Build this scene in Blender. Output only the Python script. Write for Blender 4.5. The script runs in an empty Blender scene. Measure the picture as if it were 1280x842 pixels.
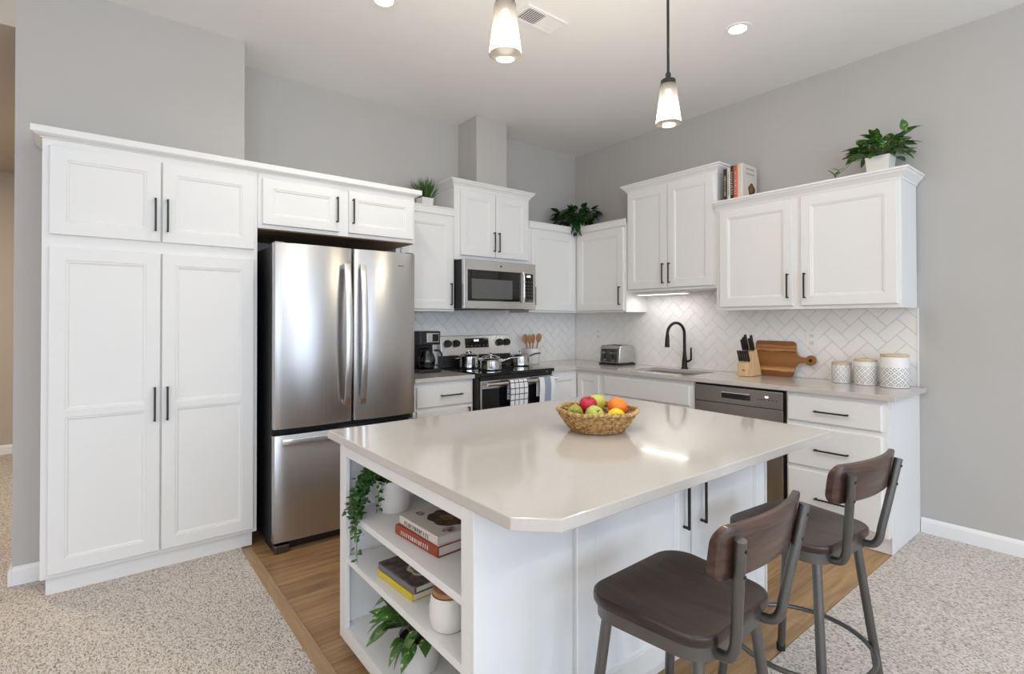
import bpy, bmesh, math, random
from mathutils import Vector, Matrix
random.seed(7)
C = bpy.context.scene.collection
S = bpy.context.scene
PI = math.pi
# ------------------------------------------------------------------ camera
def make_camera():
    X, Y, Z, yaw, pitch, roll, f, sy = -4.0451, -3.9669, 1.3306, 0.6729, 0.0088, -0.0015, 648.70, -26.38
    cam = bpy.data.cameras.new('camera'); o = bpy.data.objects.new('camera', cam); C.objects.link(o)
    F = Vector((math.sin(yaw)*math.cos(pitch), math.cos(yaw)*math.cos(pitch), math.sin(pitch)))
    R = Vector((math.cos(yaw), -math.sin(yaw), 0)); U = R.cross(F)
    R2 = R*math.cos(roll)+U*math.sin(roll); U2 = U*math.cos(roll)-R*math.sin(roll)
    M = Matrix((( R2.x, U2.x, -F.x, X), (R2.y, U2.y, -F.y, Y), (R2.z, U2.z, -F.z, Z), (0, 0, 0, 1)))
    o.matrix_world = M
    cam.sensor_width = 36; cam.sensor_fit = 'HORIZONTAL'; cam.lens = f/1280*36
    cam.shift_y = sy/1280; cam.clip_start = .05
    S.camera = o
make_camera()
# ------------------------------------------------------------------ world, lights, exposure
S.view_settings.view_transform = 'Standard'
S.view_settings.look = 'None'
S.view_settings.gamma = 1.0
S.view_settings.use_curve_mapping = False
S.view_settings.exposure = -0.20
W = bpy.data.worlds.new('world'); S.world = W; W.use_nodes = True
W.node_tree.nodes['Background'].inputs[0].default_value = (.80, .88, 1, 1)
W.node_tree.nodes['Background'].inputs[1].default_value = 1.0
S.cycles.use_denoising = True
S.cycles.max_bounces = 10; S.cycles.diffuse_bounces = 6; S.cycles.glossy_bounces = 5
S.cycles.sample_clamp_indirect = 6.0
S.cycles.caustics_reflective = False; S.cycles.caustics_refractive = False
def light(name, kind, loc, energy, color=(1, 1, 1), size=None, rot=(0, 0, 0), parent=None, spot=None):
    l = bpy.data.lights.new(name, kind); l.energy = energy; l.color = color
    if kind == 'AREA':
        l.shape = 'RECTANGLE'; l.size, l.size_y = size
    elif size: l.shadow_soft_size = size
    if spot: l.spot_size, l.spot_blend = spot
    o = bpy.data.objects.new(name, l); C.objects.link(o); o.rotation_euler = rot
    if parent is not None:
        o.parent = parent; o.location = Vector(loc)-parent.location
    else: o.location = loc
    return o
COOL = (.68, .82, 1.0); WARM = (1.0, .86, .70)
# daylight through the living-room windows (south wall and the west wall, both behind the camera)
for x in (-6.9, -4.2, -1.6):
    light('window_daylight', 'AREA', (x, -8.1, 1.62), 76, COOL, (1.9, 2.3), (PI/2, 0, 0))
for y in (-6.0, -3.2):
    light('window_daylight', 'AREA', (-8.65, y, 1.6), 30, (1, .85, .77), (1.9, 2.2), (PI/2, 0, -PI/2))
light('added_bounce_fill', 'AREA', (-4.6, -5.4, 1.75), 33, (.80, .88, 1), (1.2, 1.2), (PI, 0, 0))  # three unseen fill lamps, added to bounce soft light off the ceiling
light('added_bounce_fill', 'AREA', (-2.4, -4.7, 1.95), 26, (.92, .97, 1), (1.6, 1.0), (PI, 0, 0))
light('added_bounce_fill', 'AREA', (-3.4, -3.7, 2.25), 15.5, (1, .95, .78), (1.0, .8), (PI, 0, 0))
light('added_ceiling_fill', 'AREA', (-2.4, -2.2, 2.0), 9, (1, .84, .70), (1.6, .7), (PI, 0, 0))  # unseen fill added above the island to brighten the ceiling; no fixture there
HALL_LIGHT = light('hall_light', 'AREA', (-5.5, 1.4, 2.79), 48, (1, .84, .64), (.5, .5))
# ------------------------------------------------------------------ materials
def lin(c): return c/12.92 if c <= .04045 else ((c+.055)/1.055)**2.4
def hx(r, g, b): return (lin(r/255), lin(g/255), lin(b/255))
MATS = {}
def mat(name, col, rough=.5, metal=0, var=.03, scale=6, bump=0, bscale=40, spec=.5, stretch=None, coat=0, emit=0, trans=0, col2=None):
    if name in MATS: return MATS[name]
    m = bpy.data.materials.new(name); m.use_nodes = True; nt = m.node_tree; b = nt.nodes['Principled BSDF']
    b.inputs['Roughness'].default_value = rough; b.inputs['Metallic'].default_value = metal
    b.inputs['Specular IOR Level'].default_value = spec
    b.inputs['Coat Weight'].default_value = coat
    b.inputs['Transmission Weight'].default_value = trans
    tc = nt.nodes.new('ShaderNodeTexCoord'); mp = nt.nodes.new('ShaderNodeMapping')
    nt.links.new(tc.outputs['Object'], mp.inputs[0])
    if stretch: mp.inputs['Scale'].default_value = stretch
    n = nt.nodes.new('ShaderNodeTexNoise'); n.inputs['Scale'].default_value = scale; n.inputs['Detail'].default_value = 4
    nt.links.new(mp.outputs[0], n.inputs[0])
    mx = nt.nodes.new('ShaderNodeMix'); mx.data_type = 'RGBA'
    c2 = col2 or tuple(max(0, c*(1-2*var)) for c in col)
    c1 = col if col2 else tuple(min(1, c*(1+var)) for c in col)
    mx.inputs[6].default_value = (*c1, 1); mx.inputs[7].default_value = (*c2, 1)
    if col2:
        rp = nt.nodes.new('ShaderNodeMapRange'); rp.inputs[1].default_value = .4; rp.inputs[2].default_value = .6
        nt.links.new(n.outputs[0], rp.inputs[0]); nt.links.new(rp.outputs[0], mx.inputs[0])
    else: nt.links.new(n.outputs[0], mx.inputs[0])
    nt.links.new(mx.outputs[2], b.inputs['Base Color'])
    if bump:
        n2 = nt.nodes.new('ShaderNodeTexNoise'); n2.inputs['Scale'].default_value = bscale; n2.inputs['Detail'].default_value = 3
        nt.links.new(mp.outputs[0], n2.inputs[0])
        bp = nt.nodes.new('ShaderNodeBump'); bp.inputs['Strength'].default_value = bump; bp.inputs['Distance'].default_value = .01
        nt.links.new(n2.outputs[0], bp.inputs['Height']); nt.links.new(bp.outputs[0], b.inputs['Normal'])
    if emit:
        b.inputs['Emission Color'].default_value = (*col, 1); b.inputs['Emission Strength'].default_value = emit
    MATS[name] = m
    return m
M_wall = mat('wall_paint', hx(186, 184, 181), .9, var=.01, bump=.03, bscale=220)
M_hall = mat('hall_paint', hx(190, 180, 168), .9, var=.01)
M_ceil = mat('ceiling_paint', hx(236, 236, 235), .95, var=.01, bump=.05, bscale=150)
M_white = mat('cabinet_white', hx(232, 232, 231), .55, var=.01, scale=3, spec=.3)
M_trimw = mat('trim_white', hx(238, 238, 238), .4, var=.01)
M_black = mat('matte_black', (.012, .012, .013), .38, var=.1)
M_blackgloss = mat('black_glass', (.006, .006, .007), .06, var=.1)
M_dark = mat('dark_plastic', (.02, .02, .022), .35, var=.1)
M_steel = mat('brushed_steel', (.60, .595, .585), .26, 1, var=.06, scale=4, stretch=(1, 1, 60), bump=.02, bscale=30)
M_steelv = mat('brushed_steel_upright', (.55, .545, .545), .24, 1, var=.05, scale=5, stretch=(50, 50, .6), bump=.03, bscale=8)
for m_ in (M_steelv,):
    nt_ = m_.node_tree; b_ = nt_.nodes['Principled BSDF']; b_.inputs['Anisotropic'].default_value = .8; b_.inputs['Anisotropic Rotation'].default_value = .25; b_.inputs['Roughness'].default_value = .29
    tg_ = nt_.nodes.new('ShaderNodeTangent'); tg_.direction_type = 'RADIAL'; tg_.axis = 'Z'; nt_.links.new(tg_.outputs[0], b_.inputs['Tangent'])
M_chrome = mat('polished_steel', (.74, .73, .72), .12, 1, var=.03)
M_satin = mat('satin_steel', (.72, .715, .71), .27, 1, var=.03)
M_dsteel = mat('dark_steel', (.16, .155, .15), .3, 1, var=.05)
M_gun = mat('gunmetal_tube', (.17, .168, .162), .36, .9, var=.12, scale=14)
M_bronze = mat('oil_rubbed_bronze', (.022, .016, .013), .3, .6, var=.2)
M_quartz = mat('greige_quartz', hx(203, 197, 191), .11, var=.03, scale=60, coat=.2)
M_tile = mat('white_tile', hx(243, 242, 240), .22, var=.01)
M_grout = mat('pale_grout', hx(196, 194, 190), .9, var=.03)
M_fridgeside = mat('fridge_side_grey', (.03, .03, .032), .38, .3, var=.08)
M_woodunder = mat('raw_plywood_brown', hx(158, 124, 88), .7, var=.12, scale=4, stretch=(1, 12, 12))
M_ceramic = mat('white_ceramic', hx(228, 226, 222), .3, var=.02)
M_soil = mat('potting_soil', (.03, .02, .013), .95, var=.4, scale=60, bump=.6, bscale=120)
M_page = mat('book_pages', hx(226, 220, 208), .8, var=.08, scale=80, stretch=(.1, .1, 12))
M_glow = mat('lamp_glow', (1, .93, .82), .5, emit=6)
M_led = mat('led_disc', (1, .95, .88), .5, emit=40)
M_disp = mat('lit_digits', (.85, .95, 1), .5, emit=2.5)
M_rubber = mat('black_rubber', (.015, .015, .015), .8)

def wood(name, c1, c2, rough=.4, axis='x', ring=9, coat=0):
    if name in MATS: return MATS[name]
    m = bpy.data.materials.new(name); m.use_nodes = True; nt = m.node_tree; b = nt.nodes['Principled BSDF']
    b.inputs['Roughness'].default_value = rough; b.inputs['Coat Weight'].default_value = coat
    tc = nt.nodes.new('ShaderNodeTexCoord'); mp = nt.nodes.new('ShaderNodeMapping')
    s = {'x': (.7, 9, 9), 'y': (9, .7, 9), 'z': (9, 9, .7)}[axis]
    mp.inputs['Scale'].default_value = s
    nt.links.new(tc.outputs['Object'], mp.inputs[0])
    n = nt.nodes.new('ShaderNodeTexNoise'); n.inputs['Scale'].default_value = ring; n.inputs['Detail'].default_value = 6; n.inputs['Distortion'].default_value = .6
    nt.links.new(mp.outputs[0], n.inputs[0])
    cr = nt.nodes.new('ShaderNodeValToRGB')
    cr.color_ramp.elements[0].position = .32; cr.color_ramp.elements[0].color = (*c1, 1)
    cr.color_ramp.elements[1].position = .68; cr.color_ramp.elements[1].color = (*c2, 1)
    nt.links.new(n.outputs[0], cr.inputs[0]); nt.links.new(cr.outputs[0], b.inputs['Base Color'])
    MATS[name] = m
    return m
M_seat = wood('walnut_seat', hx(36, 27, 24), hx(62, 47, 39), .3, 'y', 7, .1)
M_rest = wood('walnut_rest', hx(50, 34, 27), hx(86, 61, 48), .33, 'x', 7, .1)
M_block = wood('pale_birch', hx(205, 168, 122), hx(226, 194, 150), .5, 'z', 6)
M_spoon = wood('spoon_wood', hx(150, 100, 58), hx(190, 140, 90), .55, 'z', 8)
M_lid = wood('acacia_lid', hx(150, 105, 62), hx(184, 140, 92), .5, 'x', 8)
M_lidpale = wood('bamboo_lid', hx(205, 180, 140), hx(222, 200, 164), .5, 'y', 8)
M_strip = wood('oak_strip', hx(160, 130, 95), hx(178, 148, 112), .45, 'y', 6)

def floor_wood():
    m = bpy.data.materials.new('oak_vinyl_planks'); m.use_nodes = True; nt = m.node_tree; b = nt.nodes['Principled BSDF']
    b.inputs['Roughness'].default_value = .42
    tc = nt.nodes.new('ShaderNodeTexCoord')
    br = nt.nodes.new('ShaderNodeTexBrick'); br.inputs['Scale'].default_value = 1
    br.inputs['Brick Width'].default_value = 1.2; br.inputs['Row Height'].default_value = .15; br.inputs['Mortar Size'].default_value = .0012
    br.inputs['Color1'].default_value = (*hx(156, 122, 84), 1); br.inputs['Color2'].default_value = (*hx(182, 148, 106), 1); br.inputs['Mortar'].default_value = (*hx(105, 80, 55), 1)
    br.offset = .37; br.inputs['Mortar Smooth'].default_value = .1
    nt.links.new(tc.outputs['Object'], br.inputs[0])
    mp = nt.nodes.new('ShaderNodeMapping'); mp.inputs['Scale'].default_value = (1.1, 14, 14); nt.links.new(tc.outputs['Object'], mp.inputs[0])
    n = nt.nodes.new('ShaderNodeTexNoise'); n.inputs['Scale'].default_value = 3; n.inputs['Detail'].default_value = 7; n.inputs['Distortion'].default_value = .5
    nt.links.new(mp.outputs[0], n.inputs[0])
    cr = nt.nodes.new('ShaderNodeValToRGB')
    cr.color_ramp.elements[0].position = .3; cr.color_ramp.elements[0].color = (.6, .57, .52, 1)
    cr.color_ramp.elements[1].position = .7; cr.color_ramp.elements[1].color = (1.12, 1.1, 1.08, 1)
    nt.links.new(n.outputs[0], cr.inputs[0])
    mx = nt.nodes.new('ShaderNodeMix'); mx.data_type = 'RGBA'; mx.blend_type = 'MULTIPLY'; mx.inputs[0].default_value = 1
    nt.links.new(br.outputs[0], mx.inputs[6]); nt.links.new(cr.outputs[0], mx.inputs[7]); nt.links.new(mx.outputs[2], b.inputs['Base Color'])
    return m
M_floor = floor_wood()
def carpet(name, dark, mid, pale):
    m = bpy.data.materials.new(name); m.use_nodes = True; nt = m.node_tree; b = nt.nodes['Principled BSDF']
    b.inputs['Roughness'].default_value = 1; b.inputs['Specular IOR Level'].default_value = .1; b.inputs['Sheen Weight'].default_value = .2
    tc = nt.nodes.new('ShaderNodeTexCoord'); mp = nt.nodes.new('ShaderNodeMapping'); nt.links.new(tc.outputs['Object'], mp.inputs[0])
    mp.inputs['Rotation'].default_value = (0, 0, .75); mp.inputs['Scale'].default_value = (1, .55, 1)
    v = nt.nodes.new('ShaderNodeTexVoronoi'); v.inputs['Scale'].default_value = 235; nt.links.new(mp.outputs[0], v.inputs[0])
    sp = nt.nodes.new('ShaderNodeSeparateColor'); nt.links.new(v.outputs['Color'], sp.inputs[0])
    cr = nt.nodes.new('ShaderNodeValToRGB'); e = cr.color_ramp.elements
    e[0].position = 0; e[0].color = (*dark, 1); e[1].position = 1; e[1].color = (*pale, 1)
    k = e.new(.14); k.color = (*tuple(.5*(a+c) for a, c in zip(dark, mid)), 1); k = e.new(.30); k.color = (*mid, 1); k = e.new(.75); k.color = (*pale, 1)
    nt.links.new(sp.outputs[0], cr.inputs[0])
    n = nt.nodes.new('ShaderNodeTexNoise'); n.inputs['Scale'].default_value = 5; nt.links.new(tc.outputs['Object'], n.inputs[0])
    mr = nt.nodes.new('ShaderNodeMapRange'); mr.inputs[3].default_value = .92; mr.inputs[4].default_value = 1.06; nt.links.new(n.outputs[0], mr.inputs[0])
    mx = nt.nodes.new('ShaderNodeMix'); mx.data_type = 'RGBA'; mx.blend_type = 'MULTIPLY'; mx.inputs[0].default_value = 1
    nt.links.new(cr.outputs[0], mx.inputs[6]); nt.links.new(mr.outputs[0], mx.inputs[7]); nt.links.new(mx.outputs[2], b.inputs['Base Color'])
    bp = nt.nodes.new('ShaderNodeBump'); bp.inputs['Strength'].default_value = .8; bp.inputs['Distance'].default_value = .004; bp.invert = True
    nt.links.new(v.outputs['Distance'], bp.inputs['Height']); nt.links.new(bp.outputs[0], b.inputs['Normal'])
    return m
M_carpet = carpet('speckled_loop_carpet', hx(124, 108, 98), hx(194, 183, 173), hx(226, 217, 208))
M_carpet2 = carpet('hall_carpet', hx(118, 103, 94), hx(192, 181, 171), hx(229, 221, 213))
def leafmat(name, green, pale, thr=.62):
    m = bpy.data.materials.new(name); m.use_nodes = True; nt = m.node_tree; b = nt.nodes['Principled BSDF']
    b.inputs['Roughness'].default_value = .35
    tc = nt.nodes.new('ShaderNodeTexCoord'); n = nt.nodes.new('ShaderNodeTexNoise'); n.inputs['Scale'].default_value = 60; n.inputs['Detail'].default_value = 3
    nt.links.new(tc.outputs['Object'], n.inputs[0])
    cr = nt.nodes.new('ShaderNodeValToRGB'); e = cr.color_ramp.elements
    e[0].position = .3; e[0].color = (*tuple(.55*c for c in green), 1); e[1].position = thr+.1; e[1].color = (*pale, 1); k = e.new(thr); k.color = (*green, 1)
    nt.links.new(n.outputs[0], cr.inputs[0]); nt.links.new(cr.outputs[0], b.inputs['Base Color'])
    return m
M_pothos = leafmat('variegated_leaf', hx(74, 122, 50), hx(196, 208, 136), .60)
M_dkleaf = leafmat('dark_green_leaf', hx(30, 74, 32), hx(62, 116, 52), .64)
M_tiny = leafmat('small_leaf_green', hx(62, 104, 52), hx(112, 148, 84), .60)
M_grass = leafmat('grass_blade', hx(76, 118, 50), hx(120, 150, 74), .62)
M_stem = mat('stem_green', hx(96, 110, 60), .6, var=.1)
def shade_glass():
    m = bpy.data.materials.new('frosted_glass_shade'); m.use_nodes = True; nt = m.node_tree; nt.nodes.remove(nt.nodes['Principled BSDF'])
    out = nt.nodes['Material Output']; tl = nt.nodes.new('ShaderNodeBsdfTranslucent'); tl.inputs[0].default_value = (.50, .48, .45, 1)
    tr = nt.nodes.new('ShaderNodeBsdfTransparent'); gl = nt.nodes.new('ShaderNodeBsdfGlossy'); gl.inputs[1].default_value = .15
    lw = nt.nodes.new('ShaderNodeLayerWeight'); lw.inputs[0].default_value = .35
    n = nt.nodes.new('ShaderNodeTexNoise'); n.inputs['Scale'].default_value = 30
    mr = nt.nodes.new('ShaderNodeMapRange'); mr.inputs[3].default_value = .36; mr.inputs[4].default_value = .44; nt.links.new(n.outputs[0], mr.inputs[0])
    m1 = nt.nodes.new('ShaderNodeMixShader'); nt.links.new(mr.outputs[0], m1.inputs[0]); nt.links.new(tl.outputs[0], m1.inputs[1]); nt.links.new(tr.outputs[0], m1.inputs[2])
    m2 = nt.nodes.new('ShaderNodeMixShader'); m2.inputs[0].default_value = .06; nt.links.new(m1.outputs[0], m2.inputs[1]); nt.links.new(gl.outputs[0], m2.inputs[2])
    nt.links.new(m2.outputs[0], out.inputs[0])
    return m
M_shade = shade_glass()
def glass_mat():
    m = bpy.data.materials.new('carafe_glass'); m.use_nodes = True; nt = m.node_tree; nt.nodes.remove(nt.nodes['Principled BSDF'])
    out = nt.nodes['Material Output']; tr = nt.nodes.new('ShaderNodeBsdfTransparent'); tr.inputs[0].default_value = (.75, .74, .73, 1)
    gl = nt.nodes.new('ShaderNodeBsdfGlossy'); gl.inputs[1].default_value = .04; fr = nt.nodes.new('ShaderNodeFresnel'); fr.inputs[0].default_value = 1.7
    mx = nt.nodes.new('ShaderNodeMixShader'); nt.links.new(fr.outputs[0], mx.inputs[0]); nt.links.new(tr.outputs[0], mx.inputs[1]); nt.links.new(gl.outputs[0], mx.inputs[2])
    nt.links.new(mx.outputs[0], out.inputs[0])
    return m
M_glass = glass_mat()
def checked():
    m = bpy.data.materials.new('checked_cotton'); m.use_nodes = True; nt = m.node_tree; b = nt.nodes['Principled BSDF']; b.inputs['Roughness'].default_value = .95
    tc = nt.nodes.new('ShaderNodeTexCoord'); br = nt.nodes.new('ShaderNodeTexBrick'); br.offset = 0
    mp = nt.nodes.new('ShaderNodeMapping'); mp.inputs['Rotation'].default_value = (PI/2, 0, 0); nt.links.new(tc.outputs['Object'], mp.inputs[0])
    br.inputs['Scale'].default_value = 1; br.inputs['Brick Width'].default_value = .046; br.inputs['Row Height'].default_value = .046; br.inputs['Mortar Size'].default_value = .0035
    br.inputs['Color1'].default_value = (*hx(232, 232, 234), 1); br.inputs['Color2'].default_value = (*hx(226, 227, 230), 1); br.inputs['Mortar'].default_value = (*hx(56, 62, 82), 1)
    nt.links.new(mp.outputs[0], br.inputs[0]); nt.links.new(br.outputs[0], b.inputs['Base Color'])
    return m
M_check = checked()
def striped():
    m = bpy.data.materials.new('striped_cotton'); m.use_nodes = True; nt = m.node_tree; b = nt.nodes['Principled BSDF']; b.inputs['Roughness'].default_value = .95
    tc = nt.nodes.new('ShaderNodeTexCoord'); sx = nt.nodes.new('ShaderNodeSeparateXYZ'); nt.links.new(tc.outputs['Object'], sx.inputs[0])
    mr = nt.nodes.new('ShaderNodeMapRange'); mr.inputs[1].default_value = -.085; mr.inputs[2].default_value = .085; nt.links.new(sx.outputs[0], mr.inputs[0])
    cr = nt.nodes.new('ShaderNodeValToRGB'); cr.color_ramp.interpolation = 'CONSTANT'; e = cr.color_ramp.elements
    e[0].color = (*hx(232, 233, 236), 1); e[1].position = .30; e[1].color = (*hx(150, 164, 182), 1); k = e.new(.72); k.color = (*hx(232, 233, 236), 1)
    nt.links.new(mr.outputs[0], cr.inputs[0]); nt.links.new(cr.outputs[0], b.inputs['Base Color'])
    return m
M_stripe = striped()
def lattice():
    m = bpy.data.materials.new('lattice_print_ceramic'); m.use_nodes = True; nt = m.node_tree; b = nt.nodes['Principled BSDF']; b.inputs['Roughness'].default_value = .35
    tc = nt.nodes.new('ShaderNodeTexCoord'); sx = nt.nodes.new('ShaderNodeSeparateXYZ'); nt.links.new(tc.outputs['Object'], sx.inputs[0])
    def math_(op, a, bb=None):
        n = nt.nodes.new('ShaderNodeMath'); n.operation = op
        for i, q in enumerate((a, bb)):
            if q is None: continue
            if isinstance(q, (int, float)): n.inputs[i].default_value = q
            else: nt.links.new(q, n.inputs[i])
        return n.outputs[0]
    ang = math_('ARCTAN2', sx.outputs[1], sx.outputs[0]); u = math_('MULTIPLY', ang, 6.0/PI)
    v = math_('MULTIPLY', sx.outputs[2], 27.0)
    a = math_('FRACT', math_('ADD', u, v)); c = math_('FRACT', math_('SUBTRACT', u, v))
    d = math_('MAXIMUM', math_('ABSOLUTE', math_('SUBTRACT', a, .5)), math_('ABSOLUTE', math_('SUBTRACT', c, .5)))
    d2 = math_('MINIMUM', math_('ABSOLUTE', math_('SUBTRACT', a, .5)), math_('ABSOLUTE', math_('SUBTRACT', c, .5)))
    ink = math_('MULTIPLY', math_('GREATER_THAN', d, .20), math_('LESS_THAN', d, .31))
    ink = math_('MULTIPLY', ink, math_('GREATER_THAN', d2, .05))
    band = math_('MULTIPLY', math_('GREATER_THAN', sx.outputs[2], .012), math_('LESS_THAN', sx.outputs[2], .125))
    ink = math_('MULTIPLY', ink, band)
    mx = nt.nodes.new('ShaderNodeMix'); mx.data_type = 'RGBA'; nt.links.new(ink, mx.inputs[0])
    mx.inputs[6].default_value = (*hx(232, 231, 229), 1); mx.inputs[7].default_value = (*hx(48, 48, 50), 1); nt.links.new(mx.outputs[2], b.inputs['Base Color'])
    return m
M_lattice = lattice()
# ------------------------------------------------------------------ mesh builder
class MB:
    def __init__(s): s.v = []; s.f = []
    def add(s, vs, fs):
        k = len(s.v); s.v += [tuple(v) for v in vs]; s.f += [tuple(i+k for i in f) for f in fs]; return s
    def box(s, x0, x1, y0, y1, z0, z1):
        vs = [(x, y, z) for z in (z0, z1) for y in (y0, y1) for x in (x0, x1)]
        return s.add(vs, [(0, 2, 3, 1), (4, 5, 7, 6), (0, 1, 5, 4), (2, 6, 7, 3), (0, 4, 6, 2), (1, 3, 7, 5)])
    def prism(s, poly, fn0, fn1):
        n = len(poly); vs = [fn0(p) for p in poly]+[fn1(p) for p in poly]
        fs = [tuple(range(n))[::-1], tuple(range(n, 2*n))]+[(i, (i+1) % n, n+(i+1) % n, n+i) for i in range(n)]
        return s.add(vs, fs)
    def vprism(s, poly, z0, z1): return s.prism(poly, lambda p: (p[0], p[1], z0), lambda p: (p[0], p[1], z1))
    def tube(s, pts, r, n=10, r1=None, cap=True):
        pts = [Vector(p) for p in pts]; m = len(pts); rings = []
        up = None
        for i, p in enumerate(pts):
            t = (pts[min(i+1, m-1)]-pts[max(i-1, 0)]).normalized()
            if up is None:
                a = Vector((0, 0, 1)) if abs(t.z) < .9 else Vector((1, 0, 0)); up = (a-t*a.dot(t)).normalized()
            else: up = (up-t*up.dot(t)).normalized()
            w = t.cross(up); rr = r if r1 is None else r+(r1-r)*i/(m-1)
            rings.append([p+(up*math.cos(2*PI*k/n)+w*math.sin(2*PI*k/n))*rr for k in range(n)])
        vs = [v for q in rings for v in q]
        fs = [(i*n+k, i*n+(k+1) % n, (i+1)*n+(k+1) % n, (i+1)*n+k) for i in range(m-1) for k in range(n)]
        if cap: fs += [tuple(range(n))[::-1], tuple((m-1)*n+k for k in range(n))]
        return s.add(vs, fs)
    def ring(s, c, R, r, n=40, k=8, sx=1, sy=1):
        vs = []; fs = []
        for i in range(n):
            a = 2*PI*i/n
            for j in range(k):
                b = 2*PI*j/k; vs.append((c[0]+sx*(R+r*math.cos(b))*math.cos(a), c[1]+sy*(R+r*math.cos(b))*math.sin(a), c[2]+r*math.sin(b)))
        for i in range(n):
            for j in range(k): fs.append((i*k+j, ((i+1) % n)*k+j, ((i+1) % n)*k+(j+1) % k, i*k+(j+1) % k))
        return s.add(vs, fs)
    def lathe(s, prof, c=(0, 0, 0), n=28, sx=1, sy=1):
        vs = []; fs = []; idx = []
        for r, z in prof:
            if r < 1e-6: idx.append([len(vs)]*n); vs.append((c[0], c[1], c[2]+z))
            else:
                idx.append(list(range(len(vs), len(vs)+n)))
                vs += [(c[0]+sx*r*math.cos(2*PI*k/n), c[1]+sy*r*math.sin(2*PI*k/n), c[2]+z) for k in range(n)]
        for a, b in zip(idx, idx[1:]):
            for k in range(n):
                q = [a[k], a[(k+1) % n], b[(k+1) % n], b[k]]; q2 = []
                for i in q:
                    if i not in q2: q2.append(i)
                if len(q2) > 2: fs.append(tuple(q2))
        return s.add(vs, fs)
    def cells(s, xs, ys, z0, z1, fill):
        def ok(i, j): return 0 <= i < len(xs)-1 and 0 <= j < len(ys)-1 and fill(.5*(xs[i]+xs[i+1]), .5*(ys[j]+ys[j+1]))
        nx = len(xs); vs = [(x, y, z) for z in (z0, z1) for y in ys for x in xs]; L = nx*len(ys); fs = []
        I = lambda i, j, k: k*L+j*nx+i
        for i in range(nx-1):
            for j in range(len(ys)-1):
                if not ok(i, j): continue
                fs += [(I(i, j, 0), I(i, j+1, 0), I(i+1, j+1, 0), I(i+1, j, 0)), (I(i, j, 1), I(i+1, j, 1), I(i+1, j+1, 1), I(i, j+1, 1))]
                for di, dj, a, b in ((-1, 0, (i, j), (i, j+1)), (1, 0, (i+1, j+1), (i+1, j)), (0, -1, (i+1, j), (i, j)), (0, 1, (i, j+1), (i+1, j+1))):
                    if not ok(i+di, j+dj): fs.append((I(*a, 0), I(*b, 0), I(*b, 1), I(*a, 1))[::-1])
        return s.add(vs, fs)
    def leaf(s, base, d, up, L, w, curl=.3, heart=False, fold=.25):
        d = Vector(d).normalized(); up = Vector(up); up = (up-d*up.dot(d))
        if up.length < 1e-4: up = Vector((1, 0, 0)).cross(d)
        up.normalize(); sd = d.cross(up); base = Vector(base)
        st = [(0, .05), (.07, .55 if heart else .35), (.18, .9 if heart else .7), (.34, 1), (.55, .88), (.75, .56), (.9, .25), (1, .02)] if L > .03 else [(0, .05), (.2, .8), (.5, 1), (.8, .6), (1, .05)]
        vs = []
        for t, q in st:
            c = base+d*(L*t)-up*(curl*L*t*t); h = w*.5*q
            vs += [c-sd*h+up*h*fold, c, c+sd*h+up*h*fold]
        fs = []
        for i in range(len(st)-1):
            for k in (0, 1): fs.append((i*3+k, i*3+k+1, i*3+k+4, i*3+k+3))
        return s.add(vs, fs)
    def xf(s, fn): s.v = [tuple(fn(Vector(v))) for v in s.v]; return s
    def build(s, name, m, parent=None, bevel=0, seg=2, smooth=None, label=None, local=False, recalc=True, bang=35):
        me = bpy.data.meshes.new(name)
        off = Vector((0, 0, 0))
        if parent is not None and not local:
            p = parent
            while p is not None: off += p.location; p = p.parent
        bm = bmesh.new(); vv = [bm.verts.new(Vector(v)-off) for v in s.v]
        for f in s.f:
            try: bm.faces.new([vv[i] for i in f])
            except ValueError: pass
        bmesh.ops.delete(bm, geom=[v for v in bm.verts if not v.link_faces], context='VERTS')
        if recalc: bmesh.ops.recalc_face_normals(bm, faces=bm.faces)
        if bevel:
            bm.normal_update()
            es = [e for e in bm.edges if len(e.link_faces) == 2 and e.calc_face_angle(0) > math.radians(bang)]
            bmesh.ops.bevel(bm, geom=es, offset=bevel, segments=seg, profile=.5, affect='EDGES', clamp_overlap=True)
        bm.to_mesh(me); bm.free()
        me.materials.append(m)
        if smooth:
            me.polygons.foreach_set('use_smooth', [True]*len(me.polygons)); me.set_sharp_from_angle(angle=math.radians(smooth))
        o = bpy.data.objects.new(name, me); C.objects.link(o)
        if parent is not None: o.parent = parent
        if label: o['label'] = label
        return o
def curve(pts, n):
    P = [Vector(p) for p in pts]; P = [2*P[0]-P[1]]+P+[2*P[-1]-P[-2]]; out = []
    for i in range(1, len(P)-2):
        a, b, c, d = P[i-1:i+3]
        for k in range(n):
            t = k/n; out.append(.5*((2*b)+(c-a)*t+(2*a-5*b+4*c-d)*t*t+(3*b-a-3*c+d)*t**3))
    return out+[P[-2]]
def tag(o, label, cat, group=None):
    o['label'] = label; o['category'] = cat
    if group: o['group'] = group
    return o
def thing(name, label, cat, loc=(0, 0, 0), rz=0, group=None):
    o = bpy.data.objects.new(name, None); C.objects.link(o); o.location = loc; o.rotation_euler = (0, 0, rz); o.empty_display_size = .05
    return tag(o, label, cat, group)
def struct(o, label=None):
    o['kind'] = 'structure'
    if label: o['label'] = label
    return o
def copy_thing(root, loc, rz, label, group=None):
    r = root.copy(); C.objects.link(r); r.location = loc; r.rotation_euler = (0, 0, rz); r['label'] = label
    if group: r['group'] = group
    def kids(src, dst):
        for ch in list(src.children):
            c = ch.copy(); C.objects.link(c); c.parent = dst; kids(ch, c)
    kids(root, r)
    return r
def set_origin_mesh(o, loc):
    loc = Vector(loc); o.data.transform(Matrix.Translation(-loc)); o.location = loc
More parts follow.
